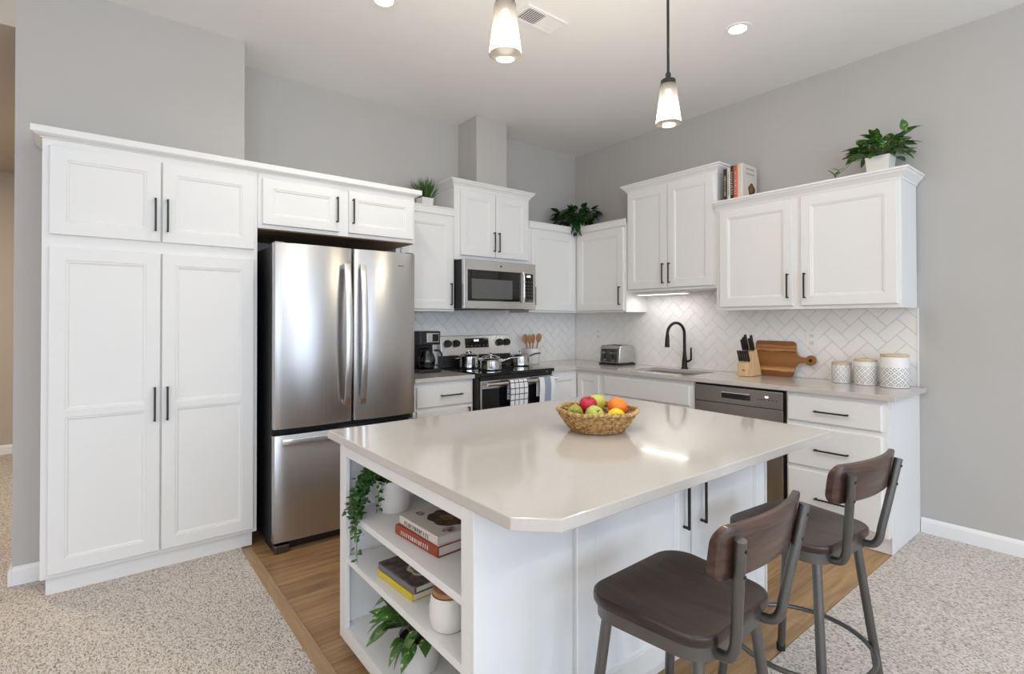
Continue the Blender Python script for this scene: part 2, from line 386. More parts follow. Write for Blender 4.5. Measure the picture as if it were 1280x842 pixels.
# ------------------------------------------------------------------ room shell
H = 3.10
struct(MB().box(-3.385, .12, -3.005, .12, -.05, 0).build('floor', M_floor), 'oak-look plank floor of the kitchen')
struct(MB().cells([-8.6, -3.385, .12], [-8.1, -3.005, -.25, 3.4], -.05, .004, lambda x, y: not (x > -3.385 and y > -3.005) and not (y > -.3 and x > -4.3)).build('floor', M_carpet), 'speckled beige loop carpet around the kitchen')
MB().box(-3.392, -3.338, -3.005, -.64, 0, .007).build('trim_1', M_strip, bevel=.002)
struct(bpy.data.objects['trim_1'], 'flat wood strip where carpet meets the plank floor')
struct(MB().cells([-8.6, -4.38, .12], [-8.1, -.351, .12], H, H+.1, lambda x, y: True).build('ceiling', M_ceil), 'flat pale ceiling')
struct(MB().box(-6.8, -4.38, -.24, 3.4, 2.82, 2.92).build('ceiling', M_hall), 'lower ceiling of the hall beyond the pantry')
struct(MB().box(-3.327, .12, 0, .12, 0, H).build('wall_back', M_wall), 'pale grey wall behind the refrigerator and range')
struct(MB().box(0, .12, -8.1, 0, 0, H).build('wall_right', M_wall), 'pale grey wall behind the sink run')
struct(MB().box(-4.38, -3.327, -.351, 3.37, 0, H).build('wall_left', M_wall), 'pale grey wall standing behind the tall pantry')
struct(MB().box(-1.503, -1.170, -.29, 0, 2.40, H).build('wall_chase', M_wall, bevel=.004), 'boxed duct chase above the microwave cabinet')
struct(MB().box(-6.8, -4.38, -.35, -.24, 2.82, H).build('wall_header', M_hall), 'header above the hall opening')
struct(MB().box(-6.8, -4.38, 3.25, 3.37, 0, 2.82).build('wall_hall', M_hall), 'beige end wall of the hall')
struct(MB().box(-6.92, -6.8, -.35, 3.37, 0, H).build('wall_hall', M_hall), 'beige side wall of the hall')
struct(MB().box(-8.72, -6.8, -.35, -.24, 0, H).build('wall_west_return', M_wall))
# south and west walls with window openings
def wall_open(name, xs, zs, holes, fn):
    mb = MB(); mb.cells(xs, zs, 0, .12, lambda x, z: not any(a < x < b and c < z < d for a, b, c, d in holes))
    mb.xf(fn); return struct(mb.build(name, M_wall))
hs = [(x-.95, x+.95, .45, 2.75) for x in (-6.9, -4.2, -1.6)]
wall_open('wall_south', sorted({-8.72, .12, *[h[0] for h in hs], *[h[1] for h in hs]}), [0, .45, 2.75, H], hs, lambda v: (v.x, -8.1+v.z, v.y))
hw = [(y-.95, y+.95, .5, 2.7) for y in (-6.0, -3.2)]
wall_open('wall_west', sorted({-8.1, -.24, *[h[0] for h in hw], *[h[1] for h in hw]}), [0, .5, 2.7, H], hw, lambda v: (-8.6-v.z, v.x, v.y))
def window(n, fn):
    f = MB()
    for b in ((-.95, .95, -.03, .03, 0, .06), (-.95, .95, -.03, .03, 2.24, 2.3), (-.95, -.89, -.03, .03, 0, 2.3), (.89, .95, -.03, .03, 0, 2.3), (-.03, .03, -.025, .025, .06, 2.24), (-.89, .89, -.02, .02, 1.13, 1.17)): f.box(*b)
    f.xf(fn); struct(f.build('window_%d' % n, M_trimw))
for i, x in enumerate((-6.9, -4.2, -1.6)): window(i+1, lambda v, x=x: (x+v.x, -8.04+v.y, .45+v.z))
for i, y in enumerate((-6.0, -3.2)): window(i+4, lambda v, y=y: (-8.64+v.y, y+v.x, .5+v.z*2.2/2.3))
def base(name, p0, p1, nrm, label):
    d = Vector((p1[0]-p0[0], p1[1]-p0[1], 0)); L = d.length; d.normalize(); n = Vector((*nrm, 0))
    prof = [(0, .004), (.014, .004), (.014, .075), (.010, .088), (.004, .096), (0, .096)]
    mb = MB(); P0 = Vector((*p0, 0)); P1 = Vector((*p1, 0))
    mb.prism(prof, lambda q: P0+n*q[0]+Vector((0, 0, q[1])), lambda q: P1+n*q[0]+Vector((0, 0, q[1])))
    return struct(mb.build(name, M_trimw), label)
base('baseboard_right', (0, -8.05), (0, -3.012), (-1, 0), 'white baseboard along the bare right wall')
base('baseboard_left', (-4.3795, -.351), (-4.262, -.351), (0, -1), 'white baseboard on the wall end beside the pantry')
base('baseboard_left', (-4.38, 3.24), (-4.38, -.365), (-1, 0), 'white baseboard on the hall side of the pantry wall')
base('baseboard_hall', (-6.79, 3.25), (-4.40, 3.25), (0, -1), 'white baseboard at the end of the hall')
# ------------------------------------------------------------------ backsplash: herringbone tiles
def clip(poly, a, b, c):   # keep a*x+b*y<=c
    out = []
    for i in range(len(poly)):
        p, q = poly[i], poly[(i+1) % len(poly)]; dp = a*p[0]+b*p[1]-c; dq = a*q[0]+b*q[1]-c
        if dp <= 0: out.append(p)
        if dp*dq < 0: t = dp/(dp-dq); out.append((p[0]+t*(q[0]-p[0]), p[1]+t*(q[1]-p[1])))
    return out
def herring(u0, u1, v0, v1, fn, w=.076, g=.0011):
    mb = MB(); r = math.sqrt(.5)
    N = int((abs(u1-u0)+abs(v1-v0))/w)+6
    for i in range(-N, N):
        for j in range(-N, N):
            ox, oy = i+2*j, i-2*j
            for x0, y0, x1, y1 in ((0, 0, 2, 1), (0, 1, 1, 3)):
                rect = [((ox+x0)*w+g, (oy+y0)*w+g), ((ox+x1)*w-g, (oy+y0)*w+g), ((ox+x1)*w-g, (oy+y1)*w-g), ((ox+x0)*w+g, (oy+y1)*w-g)]
                p = [(u0+(x-y)*r, v0+(x+y)*r) for x, y in rect]
                for h in ((-1, 0, -u0), (1, 0, u1), (0, -1, -v0), (0, 1, v1)):
                    if len(p) > 2: p = clip(p, *h)
                if len(p) > 2: mb.prism(p, lambda q: fn(q[0], q[1], .004), lambda q: fn(q[0], q[1], .009))
    return mb
bs1 = thing('backsplash', 'white herringbone tile backsplash behind the range', 'backsplash', (-1.2, -.002, .91)); bs1['kind'] = 'structure'
MB().box(-2.26, -.011, -.005, -.001, .911, 1.60).build('grout_bed', M_grout, bs1)
herring(-2.26, -.011, .911, 1.60, lambda u, v, w: (u, -w, v)).build('tile_field', M_tile, bs1)
bs2 = thing('backsplash', 'white herringbone tile backsplash behind the sink and canisters', 'backsplash', (-.002, -1.5, .91)); bs2['kind'] = 'structure'
MB().box(-.005, -.001, -3.0, -.001, .911, 1.62).build('grout_bed', M_grout, bs2)
herring(-3.0, -.011, .911, 1.62, lambda u, v, w: (-w, u, v)).build('tile_field', M_tile, bs2)
MB().box(-.013, -.001, -3.008, -3.0, .911, 1.404).build('edge_trim', M_trimw, bs2)
# ------------------------------------------------------------------ cabinetry helpers
FS = lambda y0: (lambda u, v, w: (u, y0-w, v))        # front faces -y; u = x
FW = lambda x0: (lambda u, v, w: (x0-w, u, v))        # front faces -x; u = y
def panel_mesh(F, u0, u1, v0, v1, panels, t=.02, ch=.0025):
    u0, u1 = min(u0, u1), max(u0, u1); vs = []; fs = []
    def rect(a, b, c, d, w):
        k = len(vs); vs.extend([F(a, c, w), F(b, c, w), F(b, d, w), F(a, d, w)]); return [k, k+1, k+2, k+3]
    def join(A, B):
        for i in range(4): fs.append((A[i], A[(i+1) % 4], B[(i+1) % 4], B[i]))
    b = rect(u0, u1, v0, v1, 0); fs.append(tuple(b[::-1]))
    o = rect(u0, u1, v0, v1, t-ch); join(b, o)
    i0 = rect(u0+ch, u1-ch, v0+ch, v1-ch, t); join(o, i0)
    if not panels: fs.append(tuple(i0))
    else:
        U0, U1, V0, V1 = u0+ch, u1-ch, v0+ch, v1-ch
        def face(a, b_, c, d): fs.append(tuple(rect(a, b_, c, d, t)))
        pa, pb = panels[0][0], panels[0][1]
        face(U0, pa, V0, V1); face(pb, U1, V0, V1)
        z = V0
        for (a, b_, c, d) in panels:
            face(a, b_, z, c); z = d
        face(pa, pb, z, V1)
        for (a, b_, c, d) in panels:
            R = rect(a, b_, c, d, t)
            for ins, w in ((.003, t-.003), (.009, t-.003), (.014, t-.0075), (.017, t-.0085)):
                Q = rect(a+ins, b_-ins, c+ins, d-ins, w); join(R, Q); R = Q
            fs.append(tuple(R))
    m = MB(); m.add(vs, fs); return m
def handle(parent, F, uc, vc, orient, L=.17, t=.02):
    m = MB(); a = .0048; so = .028
    def bx(u0, u1, v0, v1, w0, w1):
        p = [F(u0, v0, w0), F(u1, v1, w1)]
        m.box(min(p[0][0], p[1][0]), max(p[0][0], p[1][0]), min(p[0][1], p[1][1]), max(p[0][1], p[1][1]), min(p[0][2], p[1][2]), max(p[0][2], p[1][2]))
    h = L/2
    if orient == 'v':
        bx(uc-a, uc+a, vc-h, vc+h, t+so-.008, t+so)
        for s in (-1, 1): bx(uc-a*.9, uc+a*.9, vc+s*(h-.006)-a, vc+s*(h-.006)+a, t-.001, t+so-.004)
    else:
        bx(uc-h, uc+h, vc-a, vc+a, t+so-.008, t+so)
        for s in (-1, 1): bx(uc+s*(h-.006)-a, uc+s*(h-.006)+a, vc-a*.9, vc+a*.9, t-.001, t+so-.004)
    return m.build('handle', M_black, parent, bevel=.0012, label='matte black bar pull')
def door(parent, F, u0, u1, v0, v1, stile=.062, hd=None, panels=None, name='door'):
    u0, u1 = min(u0, u1), max(u0, u1)
    if panels is None: panels = [(v0+stile, v1-stile)]
    o = panel_mesh(F, u0, u1, v0, v1, [(u0+stile, u1-stile, a, b) for a, b in panels]).build(name, M_white, parent)
    if hd: handle(o, F, *hd)
    return o
def drawer(parent, F, u0, u1, v0, v1, hd=None, name='drawer'):
    o = panel_mesh(F, u0, u1, v0, v1, None, ch=.006).build(name, M_white, parent)
    if hd: handle(o, F, *hd)
    return o
CROWN = [(0, 0), (.006, 0), (.008, .012), (.022, .030), (.034, .040), (.038, .052), (.046, .054), (.046, .066), (0, .066)]
FLAT = [(0, 0), (.012, 0), (.014, .006), (.014, .050), (.020, .054), (.020, .062), (0, .062)]
def crown(parent, path, z, prof, name='crown_moulding', m=None):
    """path: plan polyline; the moulding projects to the right-hand side when walking along it"""
    pts = [Vector((p[0], p[1], 0)) for p in path]; n = len(pts); mb = MB(); rings = []
    for i, p in enumerate(pts):
        ns = []
        if i > 0: d = (p-pts[i-1]).normalized(); ns.append(Vector((d.y, -d.x, 0)))
        if i < n-1: d = (pts[i+1]-p).normalized(); ns.append(Vector((d.y, -d.x, 0)))
        if len(ns) == 2: nn = (ns[0]+ns[1]); nn = nn/(nn.length_squared)*2 if nn.length > 1e-6 else ns[0]
        else: nn = ns[0]
        rings.append([p+nn*a+Vector((0, 0, z+b)) for a, b in prof])
    k = len(prof); vs = [v for r in rings for v in r]
    fs = [(i*k+j, i*k+(j+1) % k, (i+1)*k+(j+1) % k, (i+1)*k+j) for i in range(n-1) for j in range(k)]
    fs += [tuple(range(k)), tuple((n-1)*k+j for j in range(k))[::-1]]
    mb.add(vs, fs); return mb.build(name, m or M_white, parent)
# ------------------------------------------------------------------ pantry, fridge cabinet
YF = -.616
p = thing('pantry_cabinet', 'tall white pantry cabinet with four panelled doors left of the refrigerator', 'cabinet', (-3.784, -.48, 0))
MB().box(-4.260, -3.3085, YF, -.353, .09, 2.214).build('carcass', M_white, p, bevel=.0015)
MB().box(-4.240, -3.328, YF+.026, -.353, .004, .0895).build('toe_kick', M_white, p)
F = FS(YF)
door(p, F, -4.233, -3.787, 1.752, 2.180, hd=(-3.811, 1.893, 'v', .175))
door(p, F, -3.779, -3.330, 1.752, 2.180, hd=(-3.757, 1.893, 'v', .175))
for a, b, hu in ((-4.233, -3.787, -3.811), (-3.779, -3.330, -3.755)):
    door(p, F, a, b, .113, 1.690, hd=(hu, .892, 'v', .18), panels=[(.175, .862), (.896, 1.628)])
c = thing('wall_cabinet', 'short white cabinet above the refrigerator with two wide doors', 'cabinet', (-2.789, -.31, 1.88))
MB().box(-3.3065, -2.270, YF, -.003, 1.884, 2.214).build('carcass', M_white, c, bevel=.0015)
MB().box(-3.3045, -2.273, YF+.02, -.004, 1.8795, 1.8835).build('bottom_panel', M_woodunder, c, label='unpainted brown plywood underside')
door(c, F, -3.283, -2.822, 1.908, 2.180, stile=.055, hd=(-2.840, 2.047, 'v', .165))
door(c, F, -2.758, -2.290, 1.908, 2.184, stile=.055, hd=(-2.733, 2.050, 'v', .165))
cm = thing('crown_moulding', 'long white crown moulding along the top of pantry and refrigerator cabinet', 'moulding', (-3.2, -.64, 2.214))
crown(cm, [(-4.260, -.36), (-4.260, YF), (-2.270, YF), (-2.270, -.385)], 2.2142, CROWN[:1]+[(.006, 0), (.008, .004), (.022, .008), (.030, .012), (.032, .016), (.040, .016), (.040, .048), (0, .048)], 'moulding_run')
MB().box(-4.262, -2.268, YF+.004, -.353, 2.2145, 2.234).build('top_filler', M_white, cm)
# wall cabinet between fridge and microwave
UD = -.312
F = FS(UD)
c = thing('wall_cabinet', 'single-door white wall cabinet between refrigerator and microwave, grassy plant on top', 'cabinet', (-1.98, -.16, 1.405))
MB().box(-2.268, -1.746, UD, -.012, 1.405, 2.19).build('carcass', M_white, c, bevel=.0015)
door(c, F, -2.23, -1.768, 1.424, 2.172, hd=(-1.790, 1.546, 'v', .18))
crown(c, [(-2.268, UD), (-1.7462, UD)], 2.190, FLAT)
MB().box(-2.266, -1.748, UD+.004, -.012, 2.1905, 2.215).build('top_panel', M_white, c)
# cabinet over the microwave
c = thing('wall_cabinet', 'raised white two-door cabinet above the microwave, below the duct chase', 'cabinet', (-1.32, -.16, 1.835))
MB().box(-1.7445, -.934, UD, -.012, 1.838, 2.398).build('carcass', M_white, c, bevel=.0015)
MB().cells([-1.7445, -1.512, -1.161, -.934], [UD, -.299, -.012], 2.3985, 2.44, lambda x, y: not (-1.512 < x < -1.161 and y > -.299)).build('top_panel', M_white, c)
door(c, F, -1.690, -1.332, 1.878, 2.424, hd=(-1.349, 2.012, 'v', .17))
door(c, F, -1.324, -.958, 1.878, 2.424, hd=(-1.299, 2.012, 'v', .17))
crown(c, [(-1.7445, -.012), (-1.7445, UD), (-.934, UD), (-.934, -.012)], 2.438, CROWN)
# corner wall cabinet
c = thing('corner_wall_cabinet', 'L-shaped white corner wall cabinet with two doors, dark trailing plant on top', 'cabinet', (-.3, -.3, 1.405))
MB().cells([-.9325, UD, -.012], [-.942, UD, -.012], 1.405, 2.19, lambda x, y: x > UD or y > UD).build('carcass', M_white, c, bevel=.0015)
MB().cells([-.930, UD+.004, -.012], [-.940, UD+.004, -.012], 2.1905, 2.215, lambda x, y: x > UD or y > UD).build('top_panel', M_white, c)
door(c, F, -.915, -.345, 1.424, 2.172, hd=(-.888, 1.555, 'v', .17))
door(c, FW(UD), -.920, -.345, 1.424, 2.172, hd=(-.884, 1.555, 'v', .17))
crown(c, [(-.9325, UD), (UD, UD), (UD, -.942)], 2.190, FLAT)
# taller cabinet over the sink
XT = -.295
c = thing('wall_cabinet', 'raised white two-door cabinet above the sink with lit strip underneath', 'cabinet', (-.15, -1.38, 1.58))
MB().box(XT, -.012, -1.817, -.9435, 1.580, 2.49).build('carcass', M_white, c, bevel=.0015)
door(c, FW(XT), -.962, -1.372, 1.604, 2.474, hd=(-1.338, 1.726, 'v', .17))
door(c, FW(XT), -1.380, -1.792, 1.604, 2.474, hd=(-1.400, 1.726, 'v', .17))
crown(c, [(-.012, -.9435), (XT, -.9435), (XT, -1.817), (-.012, -1.817)], 2.478, CROWN)
# right-hand wall cabinet
c = thing('wall_cabinet', 'wide white two-door wall cabinet above the canisters, books and pothos on top', 'cabinet', (-.15, -2.41, 1.405))
MB().box(UD, -.012, -3.001, -1.8185, 1.405, 2.19).build('carcass', M_white, c, bevel=.0015)
MB().box(UD+.004, -.012, -2.999, -1.8205, 2.1905, 2.216).build('top_panel', M_white, c)
door(c, FW(UD), -1.856, -2.388, 1.430, 2.160, hd=(-2.358, 1.565, 'v', .17))
door(c, FW(UD), -2.440, -2.982, 1.430, 2.160, hd=(-2.468, 1.562, 'v', .17))
crown(c, [(UD, -1.8187), (UD, -3.001), (-.012, -3.001)], 2.172, CROWN)
# under-cabinet light
t = thing('under_cabinet_light', 'white strip light glowing under the cabinet above the sink', 'light', (-.19, -1.25, 1.58))
MB().box(-.245, -.155, -1.50, -.99, 1.556, 1.5795).build('housing', M_trimw, t, bevel=.004)
MB().box(-.235, -.165, -1.48, -1.01, 1.5535, 1.5565).build('diffuser', mat('strip_glow', (1, .93, .84), .5, emit=3), t)
light('strip_lamp', 'AREA', (-.19, -1.25, 1.550), 1.0, (1, .98, .94), (.06, .45), (0, 0, 0), t)
# ------------------------------------------------------------------ base cabinets
ZT = .910; ZB = .880
XB = -.585; YB = -.585
def base_carcass(c, x0, x1, y0, y1, toe):
    MB().box(x0, x1, y0, y1, .1, ZB-.001).build('carcass', M_white, c, bevel=.0015)
    MB().box(*toe, .001, .0995).build('toe_kick', M_white, c)
c = thing('base_cabinet', 'white base cabinet with one drawer between refrigerator and range', 'cabinet', (-2.0, -.3, 0))
base_carcass(c, -2.268, -1.746, YB, -.012, (-2.268, -1.746, YB+.05, -.012))
F = FS(YB)
drawer(c, F, -2.243, -1.762, .690, .846, hd=(-1.955, .772, 'h', .185))
door(c, F, -2.243, -1.762, .125, .668, hd=(-1.800, .58, 'v', .17))
c = thing('corner_base_cabinet', 'white corner base cabinet under the toaster', 'cabinet', (-.3, -.3, 0))
MB().cells([-.9625, XB, -.012], [-.905, YB, -.012], .1, ZB-.001, lambda x, y: x > XB or y > YB).build('carcass', M_white, c, bevel=.0015)
MB().cells([-.9625, XB+.05, -.012], [-.905, YB+.05, -.012], .001, .0995, lambda x, y: x > XB+.05 or y > YB+.05).build('toe_kick', M_white, c)
door(c, F, -.945, -.612, .125, .846, stile=.05)
door(c, FW(XB), -.612, -.868, .125, .846, stile=.05)
c = thing('base_cabinet', 'white sink base cabinet with a wide blank front', 'cabinet', (-.3, -1.34, 0))
MB().box(XB, -.012, -1.797, -.9065, .1, .66).build('carcass', M_white, c, bevel=.0015)
MB().box(XB, XB+.02, -1.797, -.9065, .661, ZB-.001).build('front_rail', M_white, c)
MB().box(XB+.05, -.012, -1.797, -.9065, .001, .0995).build('toe_kick', M_white, c)
drawer(c, FW(XB), -.930, -1.765, .690, .846, name='false_front')
door(c, FW(XB), -.930, -1.343, .125, .668, hd=(-1.31, .58, 'v', .17))
door(c, FW(XB), -1.352, -1.765, .125, .668, hd=(-1.385, .58, 'v', .17))
c = thing('base_cabinet', 'white three-drawer base cabinet at the end of the counter under the canisters', 'cabinet', (-.3, -2.73, 0))
MB().box(XB, -.012, -3.003, -2.4565, .1, ZB-.001).build('carcass', M_white, c, bevel=.0015)
MB().box(XB+.045, -.012, -3.003, -2.4565, .004, .0995).build('toe_kick', M_white, c)
MB().box(XB+.04, -.003, -3.008, -3.0035, .006, ZB-.001).build('end_panel', M_white, c)
for a, b, h in ((.700, .850, .772), (.424, .672, .537), (.125, .400, .240)):
    drawer(c, FW(XB), -2.468, -2.977, a, b, hd=(-2.722, h, 'h', .185))
# worktops
t = tag(MB().cells([-.620, -.50, -.12, -.011], [-3.046, -1.72, -1.11, -.620, -.011], ZB, ZT, lambda x, y: not (-.5 < x < -.12 and -1.72 < y < -1.11)).cells([-.9625, -.620], [-.620, -.011], ZB, ZT, lambda x, y: True).build('countertop', M_quartz, bevel=.002), 'greige quartz worktop wrapping the corner, with sink and canisters', 'countertop')
set_origin_mesh(t, (-.3, -1.5, ZB))
t = tag(MB().box(-2.268, -1.746, -.620, -.011, ZB, ZT).build('countertop', M_quartz, bevel=.002), 'short greige quartz worktop carrying the coffee maker', 'countertop')
set_origin_mesh(t, (-2.0, -.3, ZB))
# sink
t = thing('sink', 'stainless undermount sink set in the counter below the faucet', 'sink', (-.31, -1.415, .70))
m = MB(); a = (-.512, -.108, -1.732, -1.098)
def rr(a, ins, z): return [(a[0]+ins, a[2]+ins, z), (a[1]-ins, a[2]+ins, z), (a[1]-ins, a[3]-ins, z), (a[0]+ins, a[3]-ins, z)]
vs = rr(a, 0, .879)+rr(a, .010, .879)+rr(a, .018, .69)+rr(a, .06, .675)
fs = [(i*4+j, i*4+(j+1) % 4, i*4+4+(j+1) % 4, i*4+4+j) for i in range(3) for j in range(4)]+[(12, 13, 14, 15)]
m.add(vs, fs).build('basin', M_steel, t, bevel=.006)
MB().lathe([(0, .678), (.035, .678), (.042, .6765), (.042, .6755)], (-.31, -1.415, 0)).build('drain', M_chrome, t)
# faucet
t = thing('faucet', 'dark bronze gooseneck faucet rising behind the sink', 'faucet', (-.065, -1.375, ZT))
fx, fy = -.065, -1.375
MB().lathe([(0, 0), (.030, 0), (.030, .006), (.024, .014), (.022, .05), (.021, .075), (.0165, .11), (.014, .15), (0, .15)], (fx, fy, ZT)).build('body', M_bronze, t, smooth=40)
pts = [(fx, fy, ZT+.145), (fx, fy, ZT+.24)]
R = .098
dx, dy = -.98, .20
for k in range(0, 13):
    a = PI*k/12*1.03; q = R*(1-math.cos(a)); pts.append((fx+dx*q, fy+dy*q, ZT+.30+R*math.sin(a)))
MB().tube(pts, .0125, 14).build('spout', M_bronze, t, smooth=40)
e = Vector(pts[-1]); d = (Vector(pts[-1])-Vector(pts[-2])).normalized()
MB().tube([e-d*.004, e+d*.01, e+d*.03, e+d*.085, e+d*.10], .0145, 14, r1=.021).build('spray_head', M_bronze, t, smooth=40)
MB().tube([(fx, fy-.018, ZT+.062), (fx, fy-.05, ZT+.072), (fx-.004, fy-.066, ZT+.085), (fx-.01, fy-.070, ZT+.13), (fx-.018, fy-.074, ZT+.185)], .010, 10, r1=.007).build('lever', M_bronze, t, smooth=40)
# dishwasher
t = thing('dishwasher', 'stainless dishwasher with black pocket handle between sink and drawers', 'dishwasher', (-.3, -2.13, 0))
MB().box(-.570, -.03, -2.452, -1.800, .10, .874).build('tub', M_black, t)
M_dw = mat('dishwasher_steel', (.40, .385, .365), .3, 1, var=.05, scale=4, stretch=(1, 1, 60))
MB().box(-.60, -.571, -2.438, -1.806, .115, .745).build('door_panel', M_dw, t, bevel=.003)
cp = MB().box(-.602, -.571, -2.438, -1.806, .748, .862).build('control_panel', M_dw, t, bevel=.004)
MB().box(-.606, -.6015, -2.225, -2.02, .785, .826).build('pocket_handle', M_blackgloss, cp, bevel=.002)
MB().box(-.612, -.602, -2.225, -2.02, .822, .831).build('handle_lip', M_chrome, cp, bevel=.002)
m = MB()
for i, y in enumerate((-2.28, -2.30, -2.32, -2.35, -2.375, -2.40)): m.box(-.6035, -.6015, y-.006, y+.006, .800, .806)
m.build('buttons', M_dsteel, cp)
MB().box(-.6035, -.6015, -2.345, -2.325, .818, .828).build('indicator', M_disp, cp)
MB().box(-.53, -.5, -2.44, -1.80, .002, .099).build('toe_kick', M_black, t)
# ------------------------------------------------------------------ refrigerator
t = thing('refrigerator', 'stainless french-door refrigerator with bottom freezer beside the pantry', 'refrigerator', (-2.817, -.4, 0))
MB().box(-3.262, -2.372, -.742, -.035, .035, 1.768).build('cabinet_body', M_fridgeside, t, bevel=.004)
def fdoor(name, x0, x1, z0, z1):
    pl = [(x0, -.748), (x0, -.800)]
    n = 12
    for k in range(n+1):
        u = k/n; pl.append((x0+.006+(x1-x0-.012)*u, -.812-.016*(1-(2*u-1)**2)))
    pl += [(x1, -.800), (x1, -.748)]
    return MB().vprism(pl, z0, z1).build(name, M_steelv, t, bevel=.003, bang=50, smooth=30)
d1 = fdoor('left_door', -3.265, -2.805, .708, 1.780); d2 = fdoor('right_door', -2.799, -2.369, .708, 1.780); d3 = fdoor('freezer_drawer', -3.265, -2.369, .062, .672)
def fhandle(parent, x, z0, z1):
    n = 14; m = MB(); pr = []
    for k in range(n+1):
        u = k/n; z = z0+(z1-z0)*u; b = .030+.040*(1-(2*u-1)**2)
        pr.append((z, -.826-b))
    w0, w1 = -.019, .019
    vs = []
    for z, y in pr: vs += [(x+w0, y, z), (x+w1, y, z), (x+w1, y+.016, z), (x+w0, y+.016, z)]
    fs = [(i*4+j, i*4+(j+1) % 4, i*4+4+(j+1) % 4, i*4+4+j) for i in range(n) for j in range(4)]+[(0, 1, 2, 3), (n*4, n*4+3, n*4+2, n*4+1)]
    m.add(vs, fs); m.box(x-.013, x+.013, -.846, -.816, z0, z0+.03); m.box(x-.013, x+.013, -.846, -.816, z1-.03, z1)
    return m.build('handle', M_satin, parent, bevel=.003, bang=50, smooth=30)
fhandle(d1, -2.852, .812, 1.682); fhandle(d2, -2.752, .812, 1.682)
m = MB(); n = 14; vs = []
for k in range(n+1):
    u = k/n; x = -3.225+.815*u; y = -.850-.030*(1-(2*u-1)**2)
    vs += [(x, y, .622), (x, y+.016, .622), (x, y+.016, .656), (x, y, .656)]
fs = [(i*4+j, i*4+(j+1) % 4, i*4+4+(j+1) % 4, i*4+4+j) for i in range(n) for j in range(4)]+[(0, 1, 2, 3), (n*4, n*4+3, n*4+2, n*4+1)]
m.add(vs, fs); m.box(-3.225, -3.195, -.846, -.816, .626, .652); m.box(-2.44, -2.41, -.846, -.816, .626, .652)
m.build('handle', M_satin, d3, bevel=.003, bang=50, smooth=30)
MB().box(-2.520, -2.462, -.8255, -.8195, 1.689, 1.696).build('name_plate', M_dsteel, d2, label='small dark name plate')
MB().box(-3.255, -2.38, -.75, -.742, .02, 1.775).build('door_gasket', M_rubber, t)
MB().box(-3.258, -2.376, -.765, -.60, .004, .055).build('base_grille', M_black, t, bevel=.003)
for x in (-3.258, -2.456): MB().box(x, x+.08, -.818, -.74, .004, .048).build('foot_cover', M_dsteel, t, bevel=.006)
for x in (-3.258, -2.43): MB().box(x, x+.055, -.80, -.70, 1.769, 1.788).build('hinge_cover', M_dsteel, t, bevel=.004)
# ------------------------------------------------------------------ range
t = thing('range', 'stainless electric range with black glass cooktop under the microwave', 'stove', (-1.353, -.35, 0))
x0, x1 = -1.742, -.9665
MB().box(x0+.003, x1-.003, -.655, -.03, .03, .895).build('body', M_black, t)
MB().box(x0, x1, -.692, -.10, .893, .922).build('cooktop', M_blackgloss, t, bevel=.006)
for x, y, r in ((-1.54, -.24, .09), (-1.54, -.50, .11), (-1.06, -.30, .095), (-1.17, -.52, .08)): MB().ring((x, y, .9222), r, .0012, 36, 4).build('burner_ring', M_dsteel, t)
bk = MB().prism([(-.030, 1.02), (-.0894, 1.02), (-.062, 1.195), (-.030, 1.195)], lambda q: (x0+.01, q[0], q[1]), lambda q: (x1-.01, q[0], q[1])).build('backguard', M_steel, t, bevel=.004)
MB().prism([(-.030, .9225), (-.102, .9225), (-.100, 1.012), (-.0894, 1.0195), (-.030, 1.0195)], lambda q: (x0+.01, q[0], q[1]), lambda q: (x1-.01, q[0], q[1])).build('vent_riser', M_black, t, bevel=.003)
sl = lambda z: -.098+(z-.965)/.23*.036
for x in (-1.663, -1.575, -1.095, -1.012):
    k = MB().lathe([(0, 0), (.033, 0), (.033, .012), (.029, .030), (0, .030)], (0, 0, 0), 20); k.box(-.005, .005, -.028, .028, .029, .034)
    k.xf(lambda v, x=x: (x+v.x, sl(1.128)-v.z, 1.128+v.y)).build('knob', M_black, bk, smooth=40)
dp = MB().prism([(0, 0), (1, 0), (1, 1), (0, 1)], lambda q: (-1.478+.256*q[0], sl(1.085+.085*q[1])-.003, 1.085+.085*q[1]), lambda q: (-1.478+.256*q[0], sl(1.085+.085*q[1])+.004, 1.085+.085*q[1])).build('display_panel', M_blackgloss, bk, label='black glass clock panel')
m = MB()
for x in (-1.378, -1.366, -1.350, -1.338): m.box(x-.0035, x+.0035, sl(1.150)-.0055, sl(1.150)-.002, 1.142, 1.158)
m.build('clock_digits', M_disp, dp)
for i in range(6): MB().box(-1.465+i*.044, -1.447+i*.044, sl(1.1)-.006, sl(1.1)-.002, 1.098, 1.108).build('touch_key', M_dsteel, dp)
MB().box(-1.478, -1.42, sl(1.045)-.003, sl(1.045)+.002, 1.038, 1.052).build('vent_slot', M_black, bk)
od = MB().box(x0+.012, x1-.012, -.690, -.657, .215, .862).build('oven_door', M_steel, t, bevel=.004)
MB().box(x0+.012, x1-.012, -.6935, -.6895, .26, .800).build('door_glass', M_blackgloss, od, bevel=.001)
m = MB().tube([(x0+.028, -.741, .838), (x1-.018, -.741, .838)], .0135, 14)
for x in (x0+.05, x1-.032): m.box(x-.012, x+.012, -.741, -.688, .828, .848)
m.build('handle', M_chrome, od, smooth=40)
MB().box(x0+.012, x1-.012, -.685, -.657, .06, .205).build('storage_drawer', M_steel, t, bevel=.004)
MB().box(x0+.012, x1-.012, -.672, -.656, .865, .892).build('front_band', M_black, t)
MB().box(x0+.03, x1-.03, -.62, -.1, .002, .03).build('feet_base', M_black, t)
